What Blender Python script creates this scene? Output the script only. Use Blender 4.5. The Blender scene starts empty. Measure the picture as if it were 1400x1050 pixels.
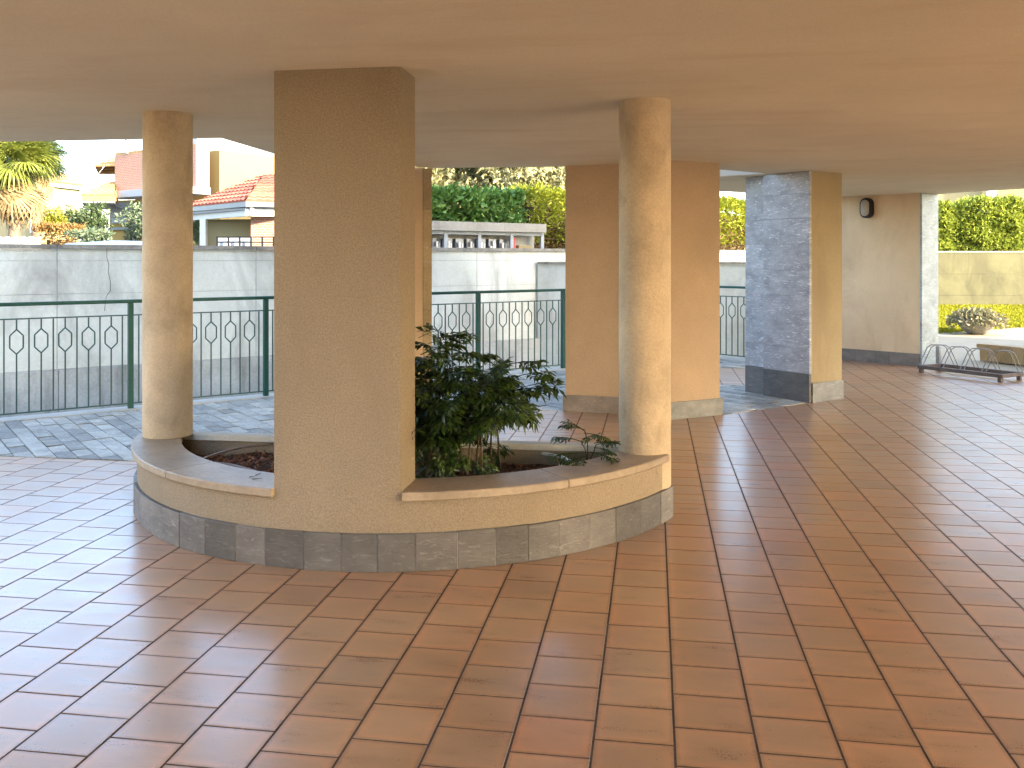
import bpy, math, random
import numpy as np
from math import pi, sin, cos, radians, sqrt, atan2, hypot
from mathutils import Vector, Matrix
random.seed(7); rng = np.random.default_rng(7)
C = bpy.context.scene.collection
scene = bpy.context.scene

# ------------------------------------------------------------------ camera, sky, sun, exposure
F, Y0, EYE, YAW = 1234.0, 354.0, 1.5, 0.1554       # focal length in photo pixels, horizon row, eye height, heading
CY, SY = cos(YAW), sin(YAW)
cam = bpy.data.cameras.new('camera'); camo = bpy.data.objects.new('camera', cam); C.objects.link(camo)
cam.sensor_width = 36; cam.lens = 36 * F / 1400; cam.shift_y = (Y0 - 525) / 1400
cam.clip_start = 0.05; cam.clip_end = 1500
camo.location = (0, 0, EYE); camo.rotation_euler = (radians(90), 0, YAW)
scene.camera = camo

SUN_AZ = Vector((0.894, -0.447, 0)).normalized(); SUN_EL = radians(24)
world = bpy.data.worlds.new('World'); scene.world = world; world.use_nodes = True
wn = world.node_tree.nodes; wl = world.node_tree.links
bg = wn['Background']; bg.inputs['Strength'].default_value = 0.15
sky = wn.new('ShaderNodeTexSky'); sky.sky_type = 'NISHITA'; sky.sun_disc = False
sky.sun_elevation = SUN_EL; sky.sun_rotation = atan2(SUN_AZ.x, SUN_AZ.y)
sky.air_density = 1.0; sky.dust_density = 2.0; sky.ozone_density = 1.0
wl.new(sky.outputs[0], bg.inputs[0])
sl = bpy.data.lights.new('sun', 'SUN'); sl.energy = 2.6; sl.angle = radians(0.6); sl.color = (1.0, 0.86, 0.64)
so = bpy.data.objects.new('sun', sl); C.objects.link(so)
sdir = SUN_AZ * cos(SUN_EL) + Vector((0, 0, sin(SUN_EL)))
so.rotation_euler = sdir.to_track_quat('Z', 'Y').to_euler(); so.location = (10, -10, 30)
scene.view_settings.view_transform = 'Standard'; scene.view_settings.look = 'None'
scene.view_settings.gamma = 1; scene.view_settings.use_curve_mapping = False
scene.view_settings.exposure = 3.17
scene.render.engine = 'CYCLES'
scene.cycles.max_bounces = 12; scene.cycles.diffuse_bounces = 7; scene.cycles.use_denoising = True

def P(px, py, z=0.0, Z=None):
    """world point seen at photo position (px, py): on height z, or at depth Z"""
    if Z is None: Z = F * (EYE - z) / (py - Y0)
    X = (px - 700) * Z / F
    return Vector((X * CY - Z * SY, X * SY + Z * CY, EYE - (py - Y0) * Z / F))
def zatp(py, Z): return EYE + (Y0 - py) * Z / F
def on_line(px, c):
    """ground point on the 45 degree line x - y = c"""
    k = (px - 700) / F
    a = -c * (k * CY - SY) / (CY + SY - k * (CY - SY))
    return Vector((a, a - c, 0))

# ------------------------------------------------------------------ materials
def hx(r, g, b): return (r, g, b, 1)
def new_mat(name):
    m = bpy.data.materials.new(name); m.use_nodes = True
    return m, m.node_tree.nodes, m.node_tree.links, m.node_tree.nodes['Principled BSDF']
def ramp(n, stops):
    r = n.new('ShaderNodeValToRGB'); e = r.color_ramp.elements
    while len(e) < len(stops): e.new(0.5)
    for el, (p, c) in zip(e, stops): el.position = p; el.color = c if len(c) == 4 else (*c, 1)
    return r
def noise(n, l, scale, detail=4, rough=0.55, vec=None, stretch=None, dist=0.0):
    t = n.new('ShaderNodeTexNoise'); t.inputs['Scale'].default_value = scale
    t.inputs['Detail'].default_value = detail; t.inputs['Roughness'].default_value = rough
    t.inputs['Distortion'].default_value = dist
    if vec is None:
        g = n.new('ShaderNodeNewGeometry'); vec = g.outputs['Position']
    if stretch:
        mp = n.new('ShaderNodeMapping'); mp.inputs['Scale'].default_value = stretch
        l.new(vec, mp.inputs['Vector']); vec = mp.outputs[0]
    l.new(vec, t.inputs['Vector'])
    return t
def mix(n, l, a, b, fac, mode='MIX'):
    m = n.new('ShaderNodeMix'); m.data_type = 'RGBA'; m.blend_type = mode
    for sock, v in ((m.inputs[6], a), (m.inputs[7], b), (m.inputs[0], fac)):
        if hasattr(v, 'is_output'): l.new(v, sock)
        elif isinstance(v, (int, float)): sock.default_value = v
        else: sock.default_value = v if len(v) == 4 else (*v, 1)
    return m.outputs[2]
def mathn(n, l, op, a, b=0.0):
    m = n.new('ShaderNodeMath'); m.operation = op
    for s, v in ((m.inputs[0], a), (m.inputs[1], b)):
        if hasattr(v, 'is_output'): l.new(v, s)
        else: s.default_value = v
    return m.outputs[0]
def bump(n, l, h, strength, dist, bsdf, prev=None):
    b = n.new('ShaderNodeBump'); b.inputs['Strength'].default_value = strength; b.inputs['Distance'].default_value = dist
    l.new(h, b.inputs['Height'])
    if prev is not None: l.new(prev, b.inputs['Normal'])
    l.new(b.outputs[0], bsdf.inputs['Normal']); return b.outputs[0]

def surface(name, col, rough=0.8, var=0.12, vscale=1.5, fine=0.1, fscale=60, bumps=(), stain=None, stretch=None, spec=0.3, island=0.0, metal=0.0, tint=None):
    """generic weathered material: large blotches, fine grain, optional stains, per-piece tone and relief"""
    m, n, l, b = new_mat(name)
    c = Vector(col)
    big = noise(n, l, vscale, 5, 0.6, stretch=stretch)
    r1 = ramp(n, [(0.3, tuple(c * (1 - var))), (0.7, tuple(c * (1 + var)))]); l.new(big.outputs[0], r1.inputs[0])
    out = r1.outputs[0]
    if fine:
        fn = noise(n, l, fscale, 3, 0.6)
        r2 = ramp(n, [(0.3, (1 - fine,) * 3), (0.7, (1 + fine,) * 3)]); l.new(fn.outputs[0], r2.inputs[0])
        out = mix(n, l, out, r2.outputs[0], 1.0, 'MULTIPLY')
    if stain:
        scol, sscale, lo, hi, sst = stain
        sn = noise(n, l, sscale, 6, 0.65, stretch=sst, dist=0.6)
        r3 = ramp(n, [(lo, (0, 0, 0)), (hi, (1, 1, 1))]); l.new(sn.outputs[0], r3.inputs[0])
        out = mix(n, l, out, scol, r3.outputs[0])
    if island:
        oi = n.new('ShaderNodeObjectInfo'); ge = n.new('ShaderNodeNewGeometry')
        s = mathn(n, l, 'FRACT', mathn(n, l, 'ADD', oi.outputs['Random'], ge.outputs['Random Per Island']))
        a = tuple(1 - island * (t if tint else 1) for t in (tint or (1, 1, 1))); 
        r4 = ramp(n, [(0.0, (1 - island,) * 3), (0.5, (1, 1, 1)), (1.0, tint if tint else (1 + island,) * 3)]); l.new(s, r4.inputs[0])
        out = mix(n, l, out, r4.outputs[0], 1.0, 'MULTIPLY')
    l.new(out, b.inputs['Base Color'])
    b.inputs['Roughness'].default_value = rough; b.inputs['Specular IOR Level'].default_value = spec
    b.inputs['Metallic'].default_value = metal
    prev = None
    for (bs, st, di) in bumps:
        t = noise(n, l, bs, 3, 0.6); prev = bump(n, l, t.outputs[0], st, di, b, prev)
    return m

TU, TV, U0, V0 = 0.25, 0.25 * 0.89757707, -1.74033791 * 0.25, -15.597 * 0.25 * 0.89757707   # tile size and grid origin
M = {}
M['plaster'] = surface('ochre_plaster', (0.28, 0.218, 0.145), 0.9, 0.09, 1.1, 0.2, 130, [(150, 0.8, 0.006), (7, 0.2, 0.01)],
                       stain=((0.24, 0.183, 0.118), 2.2, 0.55, 0.9, (1, 1, 0.35)))
M['plaster_pink'] = surface('rose_plaster', (0.445, 0.325, 0.21), 0.9, 0.09, 1.3, 0.14, 130, [(200, 0.45, 0.004)],
                       stain=((0.42, 0.29, 0.18), 2.0, 0.64, 0.95, (1, 1, 0.4)))
M['plaster_lit'] = surface('lit_ochre_plaster', (0.40, 0.315, 0.18), 0.9, 0.09, 1.2, 0.16, 130, [(150, 0.6, 0.005)], stain=((0.31, 0.235, 0.14), 2.2, 0.52, 0.8, (1, 1, 0.35)))  # ochre plaster lightened: bounce light on the slate pillar's side set in the colour
M['plaster_pink_lit'] = surface('lit_rose_plaster', (0.70, 0.53, 0.34), 0.9, 0.09, 1.3, 0.1, 130, [(150, 0.5, 0.004)], stain=((0.5, 0.35, 0.215), 2.0, 0.5, 0.85, (1, 1, 0.4)))  # rose plaster lightened: stronger light on the lamp pier painted into its colour
M['ceiling'] = surface('ceiling_plaster', (0.67, 0.595, 0.435), 0.92, 0.07, 0.8, 0.06, 120, [(160, 0.25, 0.003), (9, 0.25, 0.012)],
                       stain=((0.58, 0.475, 0.315), 1.6, 0.5, 0.9, (0.5, 2.4, 1)))
M['column'] = surface('column_plaster', (0.50, 0.39, 0.255), 0.7, 0.2, 3.4, 0.1, 90, [(45, 0.45, 0.004), (11, 0.6, 0.014)],
                      stain=((0.26, 0.195, 0.125), 4.0, 0.53, 0.8, (1, 1, 0.5)), spec=0.35)
M['concrete'] = surface('weathered_concrete', (0.56, 0.585, 0.535), 0.92, 0.16, 0.9, 0.06, 30, [(40, 0.3, 0.006)],
                        stain=((0.30, 0.305, 0.28), 1.3, 0.48, 0.74, (1, 1, 0.45)))
M['concrete_dark'] = surface('stained_concrete', (0.37, 0.38, 0.36), 0.92, 0.25, 1.6, 0.1, 30, [(40, 0.3, 0.006)],
                        stain=((0.10, 0.10, 0.09), 2.6, 0.5, 0.8, (1, 1, 0.25)))
M['coping'] = surface('coping_concrete', (0.24, 0.23, 0.20), 0.9, 0.3, 3, 0.15, 40, [(60, 0.4, 0.006)], stain=((0.07, 0.07, 0.055), 4, 0.5, 0.75, None))
M['mossy'] = surface('mossy_concrete', (0.098, 0.094, 0.05), 0.9, 0.14, 2, 0.08, 50, [(70, 0.3, 0.004)], stain=((0.06, 0.057, 0.032), 1.6, 0.47, 0.66, (1, 1, 0.4)))
M['lintel'] = surface('grey_lintel_concrete', (0.27, 0.26, 0.23), 0.9, 0.15, 2, 0.1, 50, stain=((0.15, 0.145, 0.13), 3, 0.5, 0.8, (1, 1, 0.3)))
M['concrete_light'] = surface('pale_concrete', (0.50, 0.48, 0.42), 0.9, 0.1, 2, 0.08, 50, [(70, 0.3, 0.004)])
M['cap'] = surface('cap_stone', (0.33, 0.255, 0.175), 0.5, 0.2, 3.5, 0.12, 40, [(50, 0.3, 0.003), (9, 0.35, 0.006)],
                   stain=((0.22, 0.165, 0.115), 3.0, 0.5, 0.8, None), spec=0.4, island=0.12)
def slate(name, col, island, rough=0.55, fleck=(0.60, 0.68, 0.7), rel=1.0):
    m, n, l, b = new_mat(name)
    oi = n.new('ShaderNodeObjectInfo'); ge = n.new('ShaderNodeNewGeometry')
    s = mathn(n, l, 'FRACT', mathn(n, l, 'ADD', oi.outputs['Random'], ge.outputs['Random Per Island']))
    off = n.new('ShaderNodeCombineXYZ'); l.new(mathn(n, l, 'MULTIPLY', s, 17.0), off.inputs[0]); l.new(mathn(n, l, 'MULTIPLY', s, 9.0), off.inputs[2])
    add = n.new('ShaderNodeVectorMath'); l.new(ge.outputs['Position'], add.inputs[0]); l.new(off.outputs[0], add.inputs[1])
    big = noise(n, l, 5, 5, 0.65, vec=add.outputs[0], stretch=(1, 1, 1.6)); c = Vector(col)
    r1 = ramp(n, [(0.25, tuple(c * 0.6)), (0.55, tuple(c)), (0.8, tuple(c * 1.4))]); l.new(big.outputs[0], r1.inputs[0])
    fl = noise(n, l, 26, 4, 0.7, vec=add.outputs[0], stretch=(0.5, 0.5, 2.2), dist=1.2)
    r2 = ramp(n, [(fleck[0], (0, 0, 0)), (fleck[1], (1, 1, 1))]); l.new(fl.outputs[0], r2.inputs[0])
    out = mix(n, l, r1.outputs[0], tuple(c * 1.9), mathn(n, l, 'MULTIPLY', r2.outputs[0], fleck[2]))
    r3 = ramp(n, [(0, (1 - island,) * 3), (1, (1 + island,) * 3)]); l.new(s, r3.inputs[0])
    out = mix(n, l, out, r3.outputs[0], 1.0, 'MULTIPLY')
    l.new(out, b.inputs['Base Color']); b.inputs['Roughness'].default_value = rough; b.inputs['Specular IOR Level'].default_value = 0.5
    p = bump(n, l, big.outputs[0], min(1, 0.4 * rel), 0.012 * rel, b); bump(n, l, fl.outputs[0], min(1, 0.4 * rel), 0.004 * rel, b, p)
    return m
M['slate'] = slate('grey_slate', (0.125, 0.113, 0.10), 0.42, 0.55, (0.57, 0.66, 0.7), 1.4)
M['slate_big'] = slate('blue_grey_slate', (0.37, 0.36, 0.375), 0.12, 0.5, (0.57, 0.64, 1.0))
M['slate_pale'] = slate('pale_slate', (0.34, 0.38, 0.38), 0.08, 0.5, (0.58, 0.66, 0.9))
M['plinth'] = slate('plinth_stone', (0.20, 0.17, 0.145), 0.1, 0.5)
M['plinth_grey'] = slate('grey_plinth_stone', (0.24, 0.235, 0.215), 0.1, 0.6)
M['paving'] = slate('paving_stone', (0.33, 0.315, 0.265), 0.34, 0.6, (0.55, 0.68, 0.6), 2.4)
M['joint'] = surface('mortar', (0.42, 0.38, 0.32), 0.95, 0.15, 20, 0.1, 80)
M['paving_joint'] = surface('dark_mortar', (0.11, 0.105, 0.10), 0.95, 0.2, 20, 0.1, 80)
M['grout'] = surface('tile_grout', (0.085, 0.052, 0.035), 0.95, 0.35, 9, 0.2, 60, stain=((0.2, 0.16, 0.12), 6, 0.62, 0.75, None))
def tile_mat():
    m, n, l, b = new_mat('terracotta_tile')
    oi = n.new('ShaderNodeObjectInfo'); ge = n.new('ShaderNodeNewGeometry')
    s = mathn(n, l, 'FRACT', mathn(n, l, 'ADD', oi.outputs['Random'], ge.outputs['Random Per Island']))
    s2 = mathn(n, l, 'FRACT', mathn(n, l, 'MULTIPLY', s, 37.7))
    base = ramp(n, [(0.0, (0.305, 0.163, 0.079)), (0.25, (0.37, 0.197, 0.094)), (0.5, (0.34, 0.200, 0.106)), (0.75, (0.40, 0.222, 0.110)), (0.93, (0.395, 0.188, 0.087)), (1.0, (0.29, 0.183, 0.106))])
    l.new(s, base.inputs[0])
    off = n.new('ShaderNodeCombineXYZ'); l.new(mathn(n, l, 'MULTIPLY', s, 31.0), off.inputs[0]); l.new(mathn(n, l, 'MULTIPLY', s2, 23.0), off.inputs[1])
    add = n.new('ShaderNodeVectorMath'); l.new(ge.outputs['Position'], add.inputs[0]); l.new(off.outputs[0], add.inputs[1])
    cl = noise(n, l, 6.0, 5, 0.6, vec=add.outputs[0], stretch=(0.55, 1.5, 1))
    r1 = ramp(n, [(0.28, (0.76, 0.75, 0.76)), (0.5, (1, 1, 1)), (0.75, (1.16, 1.17, 1.18))]); l.new(cl.outputs[0], r1.inputs[0])
    out = mix(n, l, base.outputs[0], r1.outputs[0], 1.0, 'MULTIPLY')
    gr = noise(n, l, 210, 3, 0.6)
    r2 = ramp(n, [(0.3, (0.88,) * 3), (0.7, (1.1,) * 3)]); l.new(gr.outputs[0], r2.inputs[0])
    out = mix(n, l, out, r2.outputs[0], 1.0, 'MULTIPLY')
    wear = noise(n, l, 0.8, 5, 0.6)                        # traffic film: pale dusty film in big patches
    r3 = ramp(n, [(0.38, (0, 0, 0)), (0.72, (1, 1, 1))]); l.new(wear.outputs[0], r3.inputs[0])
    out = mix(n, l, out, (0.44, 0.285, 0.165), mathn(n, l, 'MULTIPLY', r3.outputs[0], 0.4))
    sc = noise(n, l, 16, 5, 0.7, stretch=(1, 1, 1), dist=2.5)   # scuffs
    r4 = ramp(n, [(0.655, (0, 0, 0)), (0.70, (1, 1, 1)), (0.74, (0, 0, 0))]); l.new(sc.outputs[0], r4.inputs[0])
    out = mix(n, l, out, (0.5, 0.39, 0.28), mathn(n, l, 'MULTIPLY', r4.outputs[0], 0.22))
    # worn rims: the tile grid is rebuilt from world position so the wear follows each tile's edge
    sx = n.new('ShaderNodeSeparateXYZ'); l.new(ge.outputs['Position'], sx.inputs[0])
    uu = mathn(n, l, 'DIVIDE', mathn(n, l, 'SUBTRACT', sx.outputs[0], U0), TU); ii = mathn(n, l, 'FLOOR', uu); fu = mathn(n, l, 'FRACT', uu)
    par = mathn(n, l, 'FRACT', mathn(n, l, 'MULTIPLY', mathn(n, l, 'ADD', ii, 1000.0), 0.5))        # 0 even, 0.5 odd
    vv = mathn(n, l, 'ADD', mathn(n, l, 'DIVIDE', mathn(n, l, 'SUBTRACT', sx.outputs[1], -V0 % TV), TV), par)
    fv = mathn(n, l, 'FRACT', mathn(n, l, 'ADD', vv, 100.5))
    ed = mathn(n, l, 'MINIMUM', mathn(n, l, 'MINIMUM', fu, mathn(n, l, 'SUBTRACT', 1.0, fu)), mathn(n, l, 'MINIMUM', fv, mathn(n, l, 'SUBTRACT', 1.0, fv)))
    jn = noise(n, l, 34, 4, 0.6)
    ed = mathn(n, l, 'ADD', ed, mathn(n, l, 'MULTIPLY', mathn(n, l, 'SUBTRACT', jn.outputs[0], 0.5), 0.10))
    r5 = ramp(n, [(0.0, (0.70, 0.68, 0.66)), (0.035, (0.86, 0.82, 0.79)), (0.075, (1.15, 1.04, 0.98)), (0.17, (1, 1, 1)), (0.5, (0.95, 0.96, 0.96))]); l.new(ed, r5.inputs[0])
    out = mix(n, l, out, r5.outputs[0], 1.0, 'MULTIPLY')
    sp = noise(n, l, 75, 1, 0.4); r6 = ramp(n, [(0.765, (0, 0, 0)), (0.785, (1, 1, 1))]); l.new(sp.outputs[0], r6.inputs[0])
    out = mix(n, l, out, (0.05, 0.035, 0.025), mathn(n, l, 'MULTIPLY', r6.outputs[0], 0.7))
    l.new(out, b.inputs['Base Color'])
    rr = ramp(n, [(0.3, (0.28,) * 3), (0.75, (0.47,) * 3)]); l.new(cl.outputs[0], rr.inputs[0])
    rg = mathn(n, l, 'ADD', rr.outputs[0], mathn(n, l, 'MULTIPLY', mathn(n, l, 'SUBTRACT', gr.outputs[0], 0.5), 0.35))
    l.new(rg, b.inputs['Roughness']); b.inputs['Specular IOR Level'].default_value = 0.65
    b.inputs['Coat Weight'].default_value = 0.42; b.inputs['Coat Roughness'].default_value = 0.21; b.inputs['Coat IOR'].default_value = 1.7
    p = bump(n, l, gr.outputs[0], 0.12, 0.0015, b); bump(n, l, cl.outputs[0], 0.10, 0.006, b, p)
    return m
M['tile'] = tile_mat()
M['green_metal'] = surface('dark_green_paint', (0.010, 0.072, 0.055), 0.5, 0.15, 8, 0.1, 60, spec=0.3)
M['iron'] = surface('dark_green_iron', (0.016, 0.065, 0.055), 0.5, 0.15, 8, 0.1, 60, spec=0.5)
M['rack'] = surface('galvanised_steel', (0.22, 0.21, 0.20), 0.45, 0.2, 8, 0.15, 60, metal=0.6)
M['rust'] = surface('rusty_steel', (0.13, 0.095, 0.075), 0.7, 0.25, 10, 0.15, 60, metal=0.2)
M['black'] = surface('black_plastic', (0.015, 0.014, 0.014), 0.45, 0.1, 10, 0, 10)
M['glass_lamp'] = surface('frosted_glass', (0.42, 0.38, 0.33), 0.25, 0.08, 10, 0, 10, spec=0.6)
M['soil'] = surface('soil', (0.045, 0.026, 0.016), 0.95, 0.3, 12, 0.2, 60, [(40, 0.6, 0.02)])
M['bark'] = surface('bark_chips', (0.15, 0.068, 0.034), 0.85, 0.2, 14, 0.2, 90, island=0.6, tint=(1.7, 1.6, 1.5))
M['hose'] = surface('brown_hose', (0.20, 0.15, 0.12), 0.5, 0.15, 15, 0, 10)
M['white_hose'] = surface('white_hose', (0.68, 0.64, 0.58), 0.45, 0.08, 15, 0, 10)
M['stem'] = surface('woody_stem', (0.07, 0.05, 0.032), 0.85, 0.25, 20, 0.15, 80)
M['trunk'] = surface('bark', (0.17, 0.125, 0.085), 0.9, 0.3, 8, 0.25, 40, [(20, 0.6, 0.02)])
M['brick'] = None
def leaf(name, a, b_, rough=0.5, trans=0.25, spec=0.35):
    m, n, l, b = new_mat(name)
    oi = n.new('ShaderNodeObjectInfo'); ge = n.new('ShaderNodeNewGeometry')
    s = mathn(n, l, 'FRACT', mathn(n, l, 'ADD', oi.outputs['Random'], ge.outputs['Random Per Island']))
    r = ramp(n, [(0, a), (0.55, tuple((Vector(a) + Vector(b_)) * 0.5)), (1, b_)]); l.new(s, r.inputs[0])
    l.new(r.outputs[0], b.inputs['Base Color']); b.inputs['Roughness'].default_value = rough; b.inputs['Specular IOR Level'].default_value = spec
    tr = n.new('ShaderNodeBsdfTranslucent'); l.new(r.outputs[0], tr.inputs[0])
    mx = n.new('ShaderNodeMixShader'); mx.inputs[0].default_value = trans
    l.new(b.outputs[0], mx.inputs[1]); l.new(tr.outputs[0], mx.inputs[2]); l.new(mx.outputs[0], n['Material Output'].inputs[0])
    return m
M['nandina'] = leaf('glossy_dark_leaf', (0.012, 0.028, 0.006), (0.065, 0.11, 0.016), 0.4, 0.22, 0.4)
M['laurel'] = leaf('laurel_leaf', (0.075, 0.16, 0.035), (0.20, 0.34, 0.08), 0.4, 0.2)
M['conifer'] = leaf('conifer_leaf', (0.20, 0.23, 0.018), (0.38, 0.39, 0.035), 0.6, 0.3)
M['conifer_green'] = leaf('conifer_green_leaf', (0.17, 0.22, 0.03), (0.36, 0.40, 0.06), 0.6, 0.3)
M['dry'] = leaf('dry_leaf', (0.17, 0.115, 0.05), (0.36, 0.26, 0.12), 0.7, 0.2)
M['olive'] = leaf('pale_olive_leaf', (0.20, 0.20, 0.09), (0.42, 0.39, 0.20), 0.6, 0.25)
M['palm'] = leaf('palm_leaf', (0.11, 0.14, 0.02), (0.24, 0.26, 0.05), 0.5, 0.25)
M['palm_shaded'] = leaf('shaded_palm_leaf', (0.05, 0.085, 0.045), (0.10, 0.14, 0.07), 0.5, 0.2)  # leaf colour darkened and blued: shade on the rear palm painted in
M['shrub'] = leaf('shrub_leaf', (0.045, 0.075, 0.025), (0.10, 0.14, 0.055), 0.5, 0.2)
M['shrub_grey'] = leaf('grey_green_leaf', (0.08, 0.12, 0.065), (0.17, 0.21, 0.12), 0.5, 0.2)
M['shrub_yellow'] = leaf('yellow_leaf', (0.16, 0.17, 0.015), (0.26, 0.25, 0.03), 0.5, 0.25)
M['autumn'] = leaf('autumn_leaf', (0.22, 0.12, 0.035), (0.32, 0.21, 0.075), 0.6, 0.2)
M['grass'] = leaf('grass_blade', (0.19, 0.20, 0.008), (0.34, 0.33, 0.016), 0.7, 0.4)
M['bowl_leaf'] = leaf('variegated_leaf', (0.11, 0.12, 0.05), (0.34, 0.29, 0.17), 0.6, 0.2)
M['cream'] = surface('cream_render', (0.28, 0.235, 0.125), 0.9, 0.05, 0.6, 0.03, 40)
M['yellow'] = surface('yellow_render', (0.36, 0.255, 0.09), 0.9, 0.05, 0.6, 0.03, 40)
M['white'] = surface('white_render', (0.34, 0.36, 0.38), 0.85, 0.04, 0.6, 0.03, 40)
M['white_paint'] = surface('white_paint', (0.62, 0.61, 0.58), 0.6, 0.04, 2, 0.02, 40)
M['grey_paint'] = surface('blue_grey_paint', (0.27, 0.31, 0.35), 0.5, 0.06, 2, 0.02, 40)
M['gutter'] = surface('grey_gutter', (0.20, 0.22, 0.25), 0.4, 0.08, 3, 0.02, 40, metal=0.3)
M['copper'] = surface('copper_gutter', (0.42, 0.27, 0.12), 0.5, 0.1, 3, 0.02, 40, metal=0.3)
M['rooftile'] = surface('red_roof_tile', (0.42, 0.125, 0.075), 0.8, 0.18, 3, 0.1, 20, island=0.25)
M['rooftile_y'] = surface('ochre_roof_tile', (0.45, 0.27, 0.11), 0.8, 0.18, 3, 0.1, 20, island=0.25)
M['window_glass'] = surface('dark_glass', (0.10, 0.13, 0.15), 0.08, 0.1, 2, 0, 10, spec=0.6)
M['shutter'] = surface('grey_shutter', (0.36, 0.40, 0.44), 0.6, 0.08, 3, 0.03, 30)
M['car'] = surface('silver_blue_car_paint', (0.46, 0.52, 0.56), 0.3, 0.02, 2, 0, 10, metal=0.15, spec=0.6)
M['tyre'] = surface('tyre_rubber', (0.02, 0.02, 0.02), 0.85, 0.1, 6, 0, 10)
M['red'] = surface('red_paint', (0.42, 0.06, 0.045), 0.5, 0.08, 5, 0, 10)
M['street'] = surface('asphalt', (0.06, 0.06, 0.06), 0.95, 0.15, 1.5, 0.2, 60, [(80, 0.4, 0.004)])
M['earth'] = surface('earth', (0.14, 0.12, 0.09), 0.95, 0.2, 0.5, 0.2, 20)
M['lawn_soil'] = surface('lawn_soil', (0.22, 0.22, 0.03), 0.95, 0.2, 2, 0.25, 40)
M['path'] = surface('pale_paving', (0.27, 0.235, 0.165), 0.85, 0.08, 2, 0.06, 40)
M['sandstone'] = surface('sandstone', (0.34, 0.26, 0.15), 0.85, 0.2, 3, 0.1, 40, [(30, 0.4, 0.006)], island=0.12)
M['terracotta'] = surface('grey_bowl', (0.24, 0.225, 0.20), 0.85, 0.15, 6, 0.1, 40)
def brick_mat(name, c1, c2, mortar, scale):
    m, n, l, b = new_mat(name)
    tc = n.new('ShaderNodeTexCoord'); br = n.new('ShaderNodeTexBrick')
    br.inputs['Color1'].default_value = hx(*c1); br.inputs['Color2'].default_value = hx(*c2); br.inputs['Mortar'].default_value = hx(*mortar)
    br.inputs['Scale'].default_value = scale; br.inputs['Mortar Size'].default_value = 0.03
    l.new(tc.outputs['UV'], br.inputs['Vector']); l.new(br.outputs[0], b.inputs['Base Color']); b.inputs['Roughness'].default_value = 0.9
    return m
M['brick'] = brick_mat('red_brick', (0.36, 0.15, 0.09), (0.44, 0.20, 0.12), (0.42, 0.32, 0.25), 4.4)

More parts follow.
